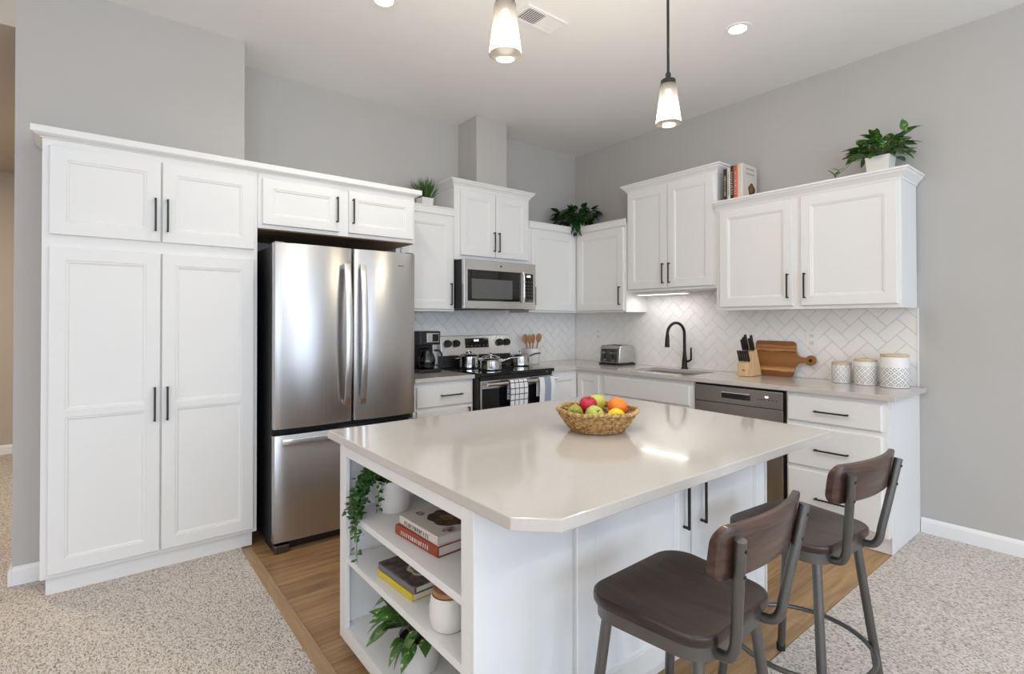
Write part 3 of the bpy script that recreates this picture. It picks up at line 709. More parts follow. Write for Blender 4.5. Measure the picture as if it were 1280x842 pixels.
# dish towels over the oven handle
def towel(name, label, m, xa, xb, zbot):
    pts = [(-.7195, .70), (-.7215, .80)]
    for k in range(9):
        a = PI*k/8; pts.append((-.741+.0185*math.cos(a), .838+.0185*math.sin(a)))
    for k in range(1, 7): pts.append((-.7605-.004*math.sin(k*1.1), .838-(.838-zbot)*k/6))
    mb = MB(); nx = 9; vs = []; fs = []
    for s_ in (0, 1):
        for (y, z) in pts:
            for i in range(nx):
                x = xa+(xb-xa)*i/(nx-1); vs.append((x, y-(.003 if s_ else 0)*(1 if z < .838 and y < -.741 else (-1 if y > -.741 else 0))+.003*math.sin(i*1.9)*(1 if y < -.75 else .2), z+(.003 if s_ and z >= .838 else 0)))
    n = len(pts); K = n*nx
    for s_ in (0, 1):
        for j in range(n-1):
            for i in range(nx-1):
                q = (j*nx+i, j*nx+i+1, (j+1)*nx+i+1, (j+1)*nx+i); fs.append(tuple(k+s_*K for k in (q if s_ == 0 else q[::-1])))
    for j in range(n-1):
        for i in (0, nx-1): fs.append((j*nx+i, (j+1)*nx+i, (j+1)*nx+i+K, j*nx+i+K))
    for i in range(nx-1):
        for j in (0, n-1): fs.append((j*nx+i, j*nx+i+1, j*nx+i+1+K, j*nx+i+K))
    o = mb.add(vs, fs).build(name, m, smooth=60); set_origin_mesh(o, ((xa+xb)/2, -.741, .838)); return tag(o, label, 'towel', 'dish towels on the oven handle')
towel('dish_towel', 'white dish towel with dark checked grid on the oven handle', M_check, -1.512, -1.322, .56)
towel('dish_towel', 'white and blue-grey striped dish towel on the oven handle', M_stripe, -1.198, -1.028, .57)
# ------------------------------------------------------------------ microwave
t = thing('microwave', 'stainless over-the-range microwave with black window and keypad', 'microwave', (-1.353, -.23, 1.425))
a0, a1 = -1.738, -.968
MB().box(a0, a1, -.415, -.014, 1.428, 1.832).build('case', M_black, t, bevel=.003)
fr = MB().box(a0, a1, -.449, -.416, 1.428, 1.832).build('front_frame', M_steel, t, bevel=.004)
MB().box(-1.700, -1.148, -.4525, -.4485, 1.492, 1.748).build('window', M_blackgloss, fr, bevel=.001)
MB().box(-1.664, -1.240, -.4535, -.4523, 1.512, 1.674).build('window_screen', mat('screen_grey', (.11, .11, .112), .12, var=.05), fr, label='grey perforated inner window')
MB().tube([(-1.128, -.468, 1.485), (-1.128, -.478, 1.53), (-1.128, -.478, 1.71), (-1.128, -.468, 1.755)], .011, 12).build('handle', M_chrome, fr, smooth=40)
kp = MB().box(-1.112, -1.002, -.4525, -.4485, 1.492, 1.742).build('keypad', M_blackgloss, fr, bevel=.001)
MB().box(-1.075, -1.035, -.4537, -.4524, 1.712, 1.728).build('clock', M_disp, kp)
m = MB()
for i in range(3):
    for j in range(6): m.box(-1.098+i*.032, -1.078+i*.032, -.4535, -.4524, 1.512+j*.03, 1.526+j*.03)
m.build('keys', mat('key_grey', (.06, .06, .06), .4), kp)
MB().box(-1.60, -1.10, -.44, -.06, 1.4215, 1.4285).build('vent_filter', M_dark, t)
MB().lathe([(0, 0), (.009, 0), (.009, .001), (0, .001)], (0, 0, 0), 16).xf(lambda v: (-1.36+v.x, -.4495-v.z, 1.79+v.y)).build('badge', M_dsteel, fr)
# ------------------------------------------------------------------ island
IB = .828; IT = .861
t = tag(MB().vprism([(-3.275, -1.728), (-3.275, -2.993), (-3.188, -3.078), (-1.606, -3.088), (-1.540, -1.722)], IB, IT).build('island_countertop', M_quartz, bevel=.003), 'large greige quartz island top with clipped corners holding the fruit basket', 'countertop')
set_origin_mesh(t, (-2.41, -2.4, IB))
t = thing('kitchen_island', 'white kitchen island with open bookshelf end and doors facing the stools', 'kitchen island', (-2.46, -2.34, 0))
xs0, xs1, yb, yf = -3.269, -2.905, -1.862, -2.830
ZI = IB-.001
MB().box(xs1+.001, -1.655, yf+.012, yb, .08, ZI).build('carcass', M_white, t, bevel=.0015)
MB().box(xs0+.05, -1.70, yf+.06, yb-.05, .002, .0795).build('toe_kick', M_white, t)
MB().box(xs0, xs1, yf, yf+.022, .05, ZI).build('end_panel', M_white, t, bevel=.002)
MB().box(xs0, xs1, yb-.022, yb, .05, ZI).build('end_panel', M_white, t, bevel=.002)
MB().box(xs1-.012, xs1, yf+.0225, yb-.0225, .105, ZI).build('back_panel', M_white, t)
ff = MB().box(xs0, xs0+.018, yf+.0225, yf+.062, .05, ZI).box(xs0, xs0+.018, yb-.062, yb-.0225, .05, ZI).box(xs0, xs0+.018, yf+.0622, yb-.0622, .787, ZI).box(xs0, xs0+.018, yf+.0622, yb-.0622, .05, .104)
ff.build('face_frame', M_white, t, bevel=.0015)
MB().box(xs0+.0185, xs1-.0125, yf+.0225, yb-.0225, .080, .104).build('shelf', M_white, t, bevel=.001)
for z in (.388, .574): MB().box(xs0+.004, xs1-.0125, yf+.0625, yb-.0625, z-.024, z).build('shelf', M_white, t, bevel=.0015)
MB().box(-1.654, -1.648, yf, yb, .05, ZI).build('end_panel', M_white, t, bevel=.001)
F = FS(yf+.012)
door(t, F, -2.890, -2.276, .105, .780, stile=.075, hd=(-2.322, .632, 'v', .165))
door(t, F, -2.266, -1.690, .105, .780, stile=.075, hd=(-2.206, .630, 'v', .165))
m = MB()
for z in (.44, .47, .5, .62, .66, .70, .74):
    m.xf(lambda v: v); m.tube([(xs0+.09, yb-.0225, z), (xs0+.09, yb-.0255, z)], .003, 8)
m.build('shelf_pin_holes', mat('pin_grey', (.35, .35, .35), .5), t)
# ------------------------------------------------------------------ bar stools
def stool():
    t = thing('bar_stool', '', 'stool', (0, 0, 0), 0, 'bar stools at the island')
    sz = .622; th = .027
    def rounded(hx_f, hx_b, hy, r, n=7):
        # plan outline: front (+y) wider than back (-y)
        P = [(hx_f, hy), (-hx_f, hy), (-hx_b, -hy), (hx_b, -hy)]; out = []
        for i in range(4):
            p = Vector(P[i]); a = (Vector(P[i-1])-p).normalized(); b = (Vector(P[(i+1) % 4])-p).normalized()
            ang = a.angle(b); q = r/math.tan(ang/2); c = p+(a+b).normalized()*(r/math.sin(ang/2))
            s0 = p+a*q-c; s1 = p+b*q-c
            a0 = math.atan2(s0.y, s0.x); a1 = math.atan2(s1.y, s1.x)
            while a1 < a0: a1 += 2*PI
            for k in range(n+1):
                w = a0+(a1-a0)*k/n; out.append((c.x+r*math.cos(w), c.y+r*math.sin(w)))
        return out
    pl = rounded(.214, .178, .170, .075)
    m = MB(); rings = []
    for ins, z, dish in ((.006, sz-th, 0), (.0015, sz-th+.002, 0), (0, sz-th+.006, 0), (0, sz-.008, 0), (.0015, sz-.003, 0), (.006, sz, 0), (.012, sz, 0), (.05, sz-.002, 0), (.10, sz-.006, 0), (.15, sz-.008, 0)):
        rings.append([(x*(1-ins/.2), y*(1-ins/.17), z) for x, y in pl])
    n = len(pl); vs = [v for r in rings for v in r]
    fs = [(i*n+k, i*n+(k+1) % n, (i+1)*n+(k+1) % n, (i+1)*n+k) for i in range(len(rings)-1) for k in range(n)]+[tuple(range(n))[::-1], tuple((len(rings)-1)*n+k for k in range(n))]
    m.add(vs, fs).build('seat', M_seat, t, smooth=24)
    # metal apron under the seat
    pa = [(x*.955, y*.95) for x, y in pl]; pi = [(x*.90, y*.89) for x, y in pl]
    m = MB(); vs = [(x, y, z) for P, z in ((pa, sz-th-.001), (pa, sz-th-.034), (pi, sz-th-.034), (pi, sz-th-.001)) for x, y in P]
    fs = [(i % 4*n+k, i % 4*n+(k+1) % n, (i+1) % 4*n+(k+1) % n, (i+1) % 4*n+k) for i in range(4) for k in range(n)]
    m.add(vs, fs).build('seat_frame', M_gun, t, smooth=40)
    for sx in (-1, 1):
        for sy in (-1, 1):
            top = Vector((sx*(.150 if sy > 0 else .132), sy*.122, sz-th-.008)); bot = Vector((sx*.200, sy*.180, .012))
            l = MB().tube([top, bot], .0145, 14).build('leg', M_gun, t, smooth=40)
            MB().tube([bot+Vector((0, 0, .02)), (bot.x, bot.y, .005)], .0165, 12).build('foot_cap', M_rubber, l, smooth=40)
    MB().ring((0, 0, .205), .222, .0085, 56, 8).build('foot_ring', M_gun, t, smooth=60)
    for s_ in (-1, 1):
        # back post: leaves the frame at the rear corner, hooks outwards and up
        pts = curve([(s_*.110, -.130, sz-th-.018), (s_*.112, -.160, sz-th-.022), (s_*.115, -.188, sz-th-.016), (s_*.118, -.203, sz-.018), (s_*.122, -.209, sz+.02), (s_*.142, -.224, sz+.12), (s_*.166, -.242, sz+.248)], 4)
        MB().tube(pts, .0125, 14).build('back_post', M_gun, t, smooth=40)
        for z in (.165, .225):
            q = (z-.12)/.128; y = -.224-q*.018-.0125; x = s_*(.142+.024*q)
            MB().tube([(x, y+.003, sz+z), (x, y-.002, sz+z)], .0042, 10).build('bolt', M_black, t, smooth=40)
    # curved wooden back rest in front of the posts
    m = MB(); half = .208; z0, z1 = sz+.150, sz+.272; rc = .034
    def yy(u): return -.222+.034*u*u
    us = [-1+rc/half*(1-math.cos(PI/2*k/7)) for k in range(8)]; us = us+[-.8+1.6*k/16 for k in range(1, 16) if abs(-.8+1.6*k/16) < 1-rc/half]+[-u for u in us[::-1]]
    prof = []; nx = len(us)-1
    for u in us:
        d_ = max(0, abs(u)*half-(half-rc)); sh = rc-math.sqrt(max(0, rc*rc-d_*d_))
        za, zb = z0+sh, z1-sh-.0001
        row = []
        for (dyy, z) in ((-.010, za+.004), (-.007, za), (.007, za), (.010, za+.004), (.010, zb-.004), (.007, zb), (-.007, zb), (-.010, zb-.004)):
            lean = -(z-(sz+.14))*.14; row.append((u*half+.004, yy(u)+dyy+lean, z))
        prof.append(row)
    vs = [v for r in prof for v in r]; k = 8
    fs = [(i*k+j, i*k+(j+1) % k, (i+1)*k+(j+1) % k, (i+1)*k+j) for i in range(nx) for j in range(k)]+[tuple(range(k)), tuple(nx*k+j for j in range(k))[::-1]]
    m.add(vs, fs).build('back_rest', M_rest, t, smooth=45)
    return t
s1 = stool(); s1.location = (-2.832, -3.166, 0); s1.rotation_euler.z = math.radians(1.5)
s1['label'] = 'walnut and gunmetal bar stool nearest the camera, in front of the left island door'
copy_thing(s1, (-2.102, -3.158, 0), math.radians(-5), 'walnut and gunmetal bar stool farther right, nearer the drawer cabinet')
# ------------------------------------------------------------------ lights on the ceiling
def pendant(x, y, zb, label):
    t = thing('pendant_light', label, 'pendant light', (x, y, H), 0, 'pendants over the island')
    MB().lathe([(0, 0), (.062, 0), (.062, -.012), (.05, -.022), (0, -.022)], (x, y, H)).build('canopy', M_black, t, smooth=40)
    zt = zb+.184
    MB().tube([(x, y, H-.02), (x, y, zt+.055)], .0065, 12).build('rod', M_black, t, smooth=40)
    MB().lathe([(0, .062), (.008, .062), (.013, .052), (.013, .045), (.010, .040), (.020, .030), (.034, .022), (.036, -.004), (.032, -.004), (0, -.002)], (x, y, zt), 28).build('socket_cap', M_black, t, smooth=35)
    sh = MB().lathe([(.037, .184), (.0395, .180), (.045, .12), (.0555, .03), (.059, .006), (.060, 0), (.0575, .002), (.053, .03), (.0425, .12), (.037, .178)], (x, y, zb), 40)
    sh.build('shade', M_shade, t, smooth=50)
    MB().lathe([(0, .040), (.020, .046), (.032, .066), (.031, .088), (.020, .112), (.013, .135), (.012, .16), (0, .16)], (x, y, zb), 24).build('bulb', M_glow, t, smooth=60)
    light('pendant_lamp', 'POINT', (x, y, zb-.012), 11, (1, .85, .60), .03, parent=t)
pendant(-2.905, -2.5, 2.285, 'near pendant with white conical glass shade above the left half of the island')
pendant(-1.918, -2.5, 2.271, 'farther pendant with white glass shade on black rod, above the right half of the island')
def downlight(x, y, label, watts):
    t = thing('recessed_light', label, 'ceiling light', (x, y, H), 0, 'recessed ceiling lights')
    MB().lathe([(.050, -.001), (.050, -.006), (.074, -.005), (.078, -.001)], (x, y, H), 32).build('trim_ring', M_trimw, t, smooth=40)
    MB().lathe([(0, -.003), (.0495, -.003), (.0495, -.001), (0, -.001)], (x, y, H), 32).build('lens', M_led, t)
    light('downlight_lamp', 'SPOT', (x, y, H-.012), watts, (1, .95, .86), .05, parent=t, spot=(math.radians(150), .8))
downlight(-2.82, -1.30, 'glowing recessed light in the ceiling left of the air vent', 36)
downlight(-1.015, -2.37, 'glowing recessed light in the ceiling nearest the right wall', 8)
for x, y in ((-3.0, -6.0), (-6.4, -5.6), (-1.2, -6.0)): downlight(x, y, 'unseen recessed light added as fill behind the kitchen, over the living room', 60)  # out of view, added as general fill from the ceiling
t = thing('air_vent', 'white two-way ceiling air register behind the near pendant', 'vent', (-2.02, -1.69, H))
vx0, vx1, vy0, vy1 = -2.175, -1.865, -1.775, -1.615
MB().cells([vx0, vx0+.022, vx1-.022, vx1], [vy0, vy0+.022, vy1-.022, vy1], H-.009, H-.001, lambda x, y: not (vx0+.022 < x < vx1-.022 and vy0+.022 < y < vy1-.022)).build('frame', M_trimw, t, bevel=.002)
MB().box(vx0+.0225, vx1-.0225, vy0+.0225, vy1-.0225, H-.0025, H-.001).build('duct_opening', mat('duct_dark', (.02, .02, .02), .9), t)
xm = (vx0+vx1)/2
for hname, xa, xb, tilt in (('louvre_bank', vx0+.023, xm-.002, 1), ('louvre_bank', xm+.002, vx1-.023, -1)):
    m = MB(); n = 9
    for i in range(n):
        x = xa+(xb-xa)*(i+.5)/n; dd = .007*tilt
        m.prism([(x-dd-.0008, H-.009), (x-dd+.0008, H-.009), (x+dd+.0008, H-.003), (x+dd-.0008, H-.003)], lambda q: (q[0], vy0+.0225, q[1]), lambda q: (q[0], vy1-.0225, q[1]))
    m.build(hname, M_trimw, t)
# ------------------------------------------------------------------ counter items
# coffee maker
t = thing('coffee_maker', 'black drip coffee maker with glass carafe beside the refrigerator', 'coffee maker', (-1.955, -.20, ZT))
cx0, cx1 = -2.055, -1.862
MB().box(cx0, cx1, -.300, -.08, ZT+.001, ZT+.03).build('base', M_black, t, bevel=.006)
MB().box(cx0, cx1, -.165, -.08, ZT+.0305, ZT+.225).build('water_tank', M_black, t, bevel=.006)
hd = MB().box(cx0, cx1, -.295, -.08, ZT+.2255, ZT+.335).build('brew_head', M_black, t, bevel=.008)
cpn = MB().box(cx0+.065, cx1-.016, -.2985, -.294, ZT+.245, ZT+.32).build('control_panel', M_steel, hd, bevel=.002)
MB().box(cx0+.115, cx1-.022, -.2997, -.2982, ZT+.252, ZT+.312).build('display', M_blackgloss, cpn)
cv = MB().lathe([(0, .002), (.058, .002), (.070, .02), (.072, .07), (.062, .11), (.048, .135), (.050, .145)], (-1.958, -.232, ZT+.03), 28).build('carafe', M_glass, t, smooth=50)
MB().lathe([(0, .004), (.056, .004), (.067, .02), (.069, .055), (0, .055)], (-1.958, -.232, ZT+.03), 28).build('coffee', mat('coffee', (.012, .006, .003), .1), cv, smooth=50)
MB().lathe([(.0, .146), (.052, .146), (.054, .155), (.03, .168), (0, .168)], (-1.958, -.232, ZT+.03), 28).build('carafe_lid', M_black, cv, smooth=50)
MB().tube([(-1.905, -.262, ZT+.178), (-1.872, -.282, ZT+.178), (-1.853, -.294, ZT+.15), (-1.850, -.296, ZT+.10), (-1.862, -.288, ZT+.06), (-1.893, -.269, ZT+.058)], .009, 10).build('carafe_handle', M_black, cv, smooth=50)
# pots
def pot(name, label, x, y, r, h, hang=None, loops=False, lid=True, z=.9235):
    t = thing(name, label, 'pot', (x, y, z))
    MB().lathe([(0, 0), (r*.92, 0), (r, .008), (r, h), (r+.004, h+.002), (r-.002, h), (r-.003, .010), (0, .006)], (x, y, z), 36).build('pan_body', M_chrome, t, smooth=40)
    if lid:
        l = MB().lathe([(r+.003, h+.003), (r*.95, h+.012), (r*.6, h+.022), (.0, h+.026), (0, h+.022), (r*.9, h+.006)], (x, y, z), 36).build('lid', M_chrome, t, smooth=40)
        MB().lathe([(0, h+.05), (.013, h+.05), (.016, h+.044), (.008, h+.035), (.008, h+.025), (0, h+.025)], (x, y, z), 18).build('lid_knob', M_chrome, l, smooth=40)
    if hang is not None:
        a = math.radians(hang); d = Vector((math.cos(a), math.sin(a), 0)); c = Vector((x, y, z+h*.8))
        MB().tube([c+d*(r-.004), c+d*(r+.04)+Vector((0, 0, .015)), c+d*(r+.10)+Vector((0, 0, .03)), c+d*(r+.165)+Vector((0, 0, .032))], .009, 10, r1=.0075).build('handle', M_chrome if not loops else M_dsteel, t, smooth=40)
    else:
        for s_ in (-1, 1):
            c = Vector((x, y, z+h*.78)); o = Vector((s_*.78, -.62*s_, 0)); q = Vector((.62, .78, 0))
            MB().tube([c+o*(r-.003)-q*.035, c+o*(r+.028)-q*.032, c+o*(r+.036), c+o*(r+.028)+q*.032, c+o*(r-.003)+q*.035], .006, 8).build('loop_handle', M_chrome, t, smooth=40)
    return t
pot('stock_pot', 'tall steel pot with lid at the left of the cooktop', -1.545, -.235, .085, .10)
pot('saucepan', 'low steel saucepan with lid at the front of the cooktop', -1.500, -.490, .088, .075, hang=-12)
pot('saucepan', 'steel saucepan behind the front pan, only its lid showing', -1.305, -.225, .080, .075)
pot('saucepan', 'steel saucepan with lid at the right of the cooktop, handle towards the corner', -1.055, -.330, .088, .085, hang=2, loops=True)
# utensil crock and spoons
t = thing('utensil_crock', 'white ceramic crock of wooden spoons behind the range', 'utensil holder', (-.745, -.135, ZT))
MB().lathe([(0, .002), (.068, .002), (.076, .012), (.078, .145), (.075, .150), (.071, .145), (.068, .02), (0, .015)], (-.745, -.135, ZT), 32).build('crock_body', M_ceramic, t, smooth=40)
for i, (dx_, dy_, L, sc, nm) in enumerate(((-.062, .0, .305, 1, 'leftmost wooden spoon leaning in the crock'), (-.012, .012, .29, .8, 'second wooden spoon from the left in the crock'), (.020, .010, .30, .8, 'third wooden spoon from the left in the crock'), (.060, -.01, .31, 1.15, 'rightmost and broadest wooden spoon in the crock'))):
    b = Vector((-.745+dx_*.45, -.135+dy_*.5, ZT+.022)); e = Vector((-.745+dx_*1.15, -.135+dy_, ZT+L*.66))
    d = (e-b).normalized(); m = MB().tube([b, e], .006, 10)
    bw = MB().lathe([(0, 0), (.012, .004), (.027*sc, .03), (.031*sc, .058), (.023*sc, .085), (0, .096)], (0, 0, 0), 18, 1, .35)
    rot = Vector((0, 0, 1)).rotation_difference(d).to_matrix()
    bw.xf(lambda v: e-d*.004+rot@v); m.add(bw.v, bw.f)
    o = m.build('wooden_spoon', M_spoon, smooth=50); set_origin_mesh(o, b); tag(o, nm, 'spoon', 'spoons in the crock')
# toaster
t = thing('toaster', 'steel and black toaster on the corner of the worktop', 'toaster', (-.165, -.71, ZT))
ty0, ty1, tx0, tx1 = -.832, -.588, -.280, -.050
pr = [(tx0, .016), (tx0+.010, .165), (tx0+.03, .184), (tx1-.03, .184), (tx1-.010, .165), (tx1, .016)]
MB().box(tx0-.004, tx1+.004, ty0-.004, ty1+.004, ZT+.001, ZT+.0155).build('base', M_black, t, bevel=.004)
MB().prism(pr, lambda q: (q[0], ty0, ZT+q[1]), lambda q: (q[0], ty1, ZT+q[1])).build('shell', M_steel, t, bevel=.012, seg=3, smooth=40)
cp = MB().prism([(ty0+.022, .03), (ty0+.022, .150), (ty1-.022, .150), (ty1-.022, .03)], lambda q: (tx0-.006+.0667*(q[1]-.016), q[0], ZT+q[1]), lambda q: (tx0+.004+.0667*(q[1]-.016), q[0], ZT+q[1])).build('control_face', M_dsteel, t, bevel=.003, label='dark control face with two levers')
for y in (ty0+.075, ty1-.075):
    MB().box(tx0-.0085, tx0-.0025, y-.004, y+.004, ZT+.06, ZT+.135).build('lever_slot', M_black, cp)
    MB().box(tx0-.030, tx0-.004, y-.018, y+.018, ZT+.108, ZT+.122).build('lever', M_chrome, cp, bevel=.004)
    MB().lathe([(0, 0), (.013, 0), (.011, .012), (0, .012)], (0, 0, 0), 18).xf(lambda v, y=y: (tx0-.005-v.z, y+.0*v.x+v.x, ZT+.045+v.y)).build('dial', M_chrome, cp, smooth=40)
for x in (tx0+.075, tx0+.155):
    MB().box(x-.014, x+.014, ty0+.04, ty1-.04, ZT+.1835, ZT+.1865).build('bread_slot', M_black, t)
# outlets
def outlet(F, u, v, label):
    a = F(u, v, .0095); t = thing('power_outlet', label, 'outlet', a)
    def bx(u0, u1, v0, v1, w0, w1, nm, m, par, bv=0):
        p = [F(u0, v0, w0), F(u1, v1, w1)]
        return MB().box(*sum([[min(p[0][i], p[1][i]), max(p[0][i], p[1][i])] for i in range(3)], [])).build(nm, m, par, bevel=bv)
    pl = bx(u-.037, u+.037, v-.060, v+.060, .0095, .0145, 'cover_plate', M_trimw, t, .002)
    for s_ in (-1, 1):
        k = bx(u-.018, u+.018, v+s_*.026-.017, v+s_*.026+.017, .0146, .0165, 'socket', M_ceramic, pl, .001)
        for du in (-.007, .007): bx(u+du-.0012, u+du+.0012, v+s_*.026-.004, v+s_*.026+.006, .0163, .0168, 'slot', M_black, k)
outlet(FW(0), -2.383, 1.190, 'white wall outlet on the tile above the cutting board handle')
outlet(FW(0), -.335, 1.190, 'white wall outlet on the tile above the toaster')
# knife block
t = thing('knife_block', 'pale wooden knife block at the end of the sink', 'knife block', (-.19, -2.01, ZT))
ky0, ky1 = -2.060, -1.964
MB().prism([(-.280, .002), (-.280, .098), (-.238, .120), (-.222, .178), (-.172, .204), (-.092, .002)], lambda q: (q[0], ky0, ZT+q[1]), lambda q: (q[0], ky1, ZT+q[1])).build('block_body', M_block, t, bevel=.003)
MB().box(-.2812, -.2802, -2.025, -2.002, ZT+.043, ZT+.050).build('maker_mark', M_dark, t, label='small dark printed mark')
kd = Vector((-.36, 0, .93)).normalized()
def knife(y, x, z, L, w, label, grp):
    b = Vector((x, y, ZT+z)); t = thing('kitchen_knife', label, 'knife', b, 0, grp)
    s = Vector((0, 1, 0)); n = kd.cross(s)
    pl = [(0, -w*.42), (L*.25, -w*.5), (L*.6, -w*.42), (L*.92, -w*.55), (L, -w*.3), (L, w*.4), (L*.9, w*.5), (L*.5, w*.42), (L*.1, w*.5), (0, w*.45)]
    MB().prism(pl, lambda q: b+kd*(q[0]+.004)+n*q[1]-s*.0055, lambda q: b+kd*(q[0]+.004)+n*q[1]+s*.0055).build('handle', M_black, t, bevel=.002)
    MB().prism([(0, -w*.3), (.006, -w*.3), (.006, w*.3), (0, w*.3)], lambda q: b+kd*(q[0]-.001)+n*q[1]-s*.005, lambda q: b+kd*(q[0]-.001)+n*q[1]+s*.005).build('bolster', M_chrome, t)
ordn = ['leftmost', 'second from left', 'third from left', 'fourth from left', 'rightmost']
for i in range(5): knife(-1.976-.0180*i, -.262, .110, .085, .016, 'black-handled steak knife, %s in the lower row of the knife block' % ordn[i], 'steak knives in the block')
for i, (y, L, w) in enumerate(((-1.974, .085, .022), (-1.992, .105, .024), (-2.010, .125, .026), (-2.028, .095, .024), (-2.048, .12, .025))):
    knife(y, -.205+(.0 if i < 3 else .012), .192, L, w, 'larger black-handled kitchen knife, %s in the upper row of the knife block' % ordn[i], 'large knives in the block')
# cutting board leaning on the wall
def board():
    t = thing('cutting_board', 'acacia paddle cutting board leaning on the tiles beside the knife block', 'cutting board', (-.05, -2.15, ZT))
    L0, L1 = -1.990, -2.285; hgt = .262; pts = []
    def arc(cy, cz, r, a0, a1, n=7): return [(cy+r*math.cos(math.radians(a0+(a1-a0)*k/n)), cz+r*math.sin(math.radians(a0+(a1-a0)*k/n))) for k in range(n+1)]
    pts += arc(L0-.02, .022, .02, 0, -90, 5)            # bottom left corner
    pts += arc(L1+.035, .035, .033, -90, -180, 6)
    pts += [(L1-.004, .075), (L1-.018, .100), (L1-.035, .110), (L1-.075, .114)]
    hc = (L1-.108, .130); pts += arc(hc[0], hc[1], .036, -28, -332, 18)
    pts += [(L1-.075, .147), (L1-.035, .152), (L1-.018, .162), (L1-.004, .188)]
    pts += arc(L1+.030, hgt-.030, .030, 180, 90, 6)
    pts += arc(L0-.02, hgt-.018, .02, 90, 0, 5)
    lean = .17
    def P(q, w): return Vector((-.022-(hgt-q[1])*lean-w, q[0], ZT+q[1]))
    n = len(pts)
    hole = [(hc[0]+.013*math.cos(2*PI*k/16), hc[1]+.013*math.sin(2*PI*k/16)) for k in range(16)]
    m = MB().prism(pts, lambda q: P(q, 0), lambda q: P(q, .018))
    m.build('board', board_mat(), t, bevel=.004)
    MB().prism(hole, lambda q: P(q, .0179), lambda q: P(q, .0186)).build('hang_hole', mat('dark_hole', (.03, .018, .01), .8), t, label='dark round hanging hole')
def board_mat():
    m = bpy.data.materials.new('acacia_board'); m.use_nodes = True; nt = m.node_tree; b = nt.nodes['Principled BSDF']; b.inputs['Roughness'].default_value = .45
    tc = nt.nodes.new('ShaderNodeTexCoord'); sx = nt.nodes.new('ShaderNodeSeparateXYZ'); nt.links.new(tc.outputs['Object'], sx.inputs[0])
    mp = nt.nodes.new('ShaderNodeMapping'); mp.inputs['Scale'].default_value = (8, 1.5, 14); nt.links.new(tc.outputs['Object'], mp.inputs[0])
    n = nt.nodes.new('ShaderNodeTexNoise'); n.inputs['Scale'].default_value = 5; n.inputs['Detail'].default_value = 5; nt.links.new(mp.outputs[0], n.inputs[0])
    ad = nt.nodes.new('ShaderNodeMath'); ad.operation = 'MULTIPLY_ADD'; ad.inputs[1].default_value = .035; nt.links.new(n.outputs[0], ad.inputs[0]); nt.links.new(sx.outputs[2], ad.inputs[2])
    mr = nt.nodes.new('ShaderNodeMapRange'); mr.inputs[1].default_value = .015; mr.inputs[2].default_value = .285; nt.links.new(ad.outputs[0], mr.inputs[0])
    cr = nt.nodes.new('ShaderNodeValToRGB'); e = cr.color_ramp.elements
    e[0].color = (*hx(126, 76, 36), 1); e[1].position = 1; e[1].color = (*hx(128, 80, 40), 1)
    for p_, c_ in ((.16, hx(120, 70, 32)), (.19, hx(200, 156, 100)), (.26, hx(166, 116, 64)), (.30, hx(130, 82, 38)), (.5, hx(150, 100, 48)), (.66, hx(136, 88, 40)), (.69, hx(98, 60, 30)), (.74, hx(186, 136, 80)), (.78, hx(120, 74, 36)), (.83, hx(172, 122, 70)), (.88, hx(128, 80, 40))):
        k = e.new(p_); k.color = (*c_, 1)
    nt.links.new(mr.outputs[0], cr.inputs[0]); nt.links.new(cr.outputs[0], b.inputs['Base Color'])
    return m
board()
# canisters
for (x, y, r, h, lb) in ((-.130, -2.614, .058, .122, 'smallest of the three white lattice canisters with wooden lids'), (-.140, -2.758, .065, .152, 'middle-sized white lattice canister between the other two'), (-.150, -2.918, .076, .190, 'largest white lattice canister nearest the counter end')):
    t = thing('canister', lb, 'canister', (x, y, ZT), 0, 'lattice canisters')
    MB().lathe([(0, .002), (r-.003, .002), (r, .006), (r, h-.004), (r-.003, h), (r-.010, h), (r-.010, .01), (0, .008)], (x, y, ZT), 40).build('jar', M_lattice, t, smooth=40)
    MB().lathe([(0, h+.001), (r-.002, h+.001), (r-.001, h+.004), (r-.001, h+.013), (r-.004, h+.016), (0, h+.016)], (x, y, ZT), 40).build('lid', M_lidpale, t, smooth=40)
# ------------------------------------------------------------------ fruit basket
bx_, by_, bz_ = -2.372, -2.452, IT+.001
t = thing('fruit_basket', 'woven straw basket full of fruit on the island top', 'basket', (bx_, by_, bz_))
M_straw = mat('straw', hx(196, 160, 104), .75, var=.25, scale=60, col2=hx(140, 100, 58))
M_straw2 = mat('straw_rim', hx(206, 176, 120), .75, var=.2, scale=70, col2=hx(160, 124, 76))
m = MB(); ns = 22
def wallr(z): return .100+.066*(z/.085)**.8
for j in range(9):
    z = .008+j*.0092; R0 = wallr(z); pts = []
    for k in range(ns*4+1):
        a = 2*PI*k/(ns*4); r = R0+.0055*math.sin(a*ns+(PI if j % 2 else 0)); pts.append((bx_+r*math.cos(a), by_+r*math.sin(a), bz_+z+.003*math.sin(5*a)*z/.08))
    m.tube(pts, .0048, 6, cap=False)
m.build('woven_wall', M_straw, t, smooth=60)
m = MB()
for k in range(ns*2):
    a = 2*PI*(k+.5)/(ns*2); m.tube([(bx_+wallr(z)*math.cos(a), by_+wallr(z)*math.sin(a), bz_+z) for z in (.004, .03, .06, .086)], .0028, 6)
m.build('stakes', M_straw2, t, smooth=60)
MB().lathe([(0, .001), (.099, .001), (.101, .006), (0, .007)], (bx_, by_, bz_), 36).build('base', M_straw, t)
m = MB()
for ph in (0, PI):
    m.tube([(bx_+(.169+.004*math.cos(30*a+ph))*math.cos(a), by_+(.169+.004*math.cos(30*a+ph))*math.sin(a), bz_+.089+.004*math.sin(30*a+ph)+.003*math.sin(5*a)) for a in [2*PI*k/180 for k in range(181)]], .0052, 6, cap=False)
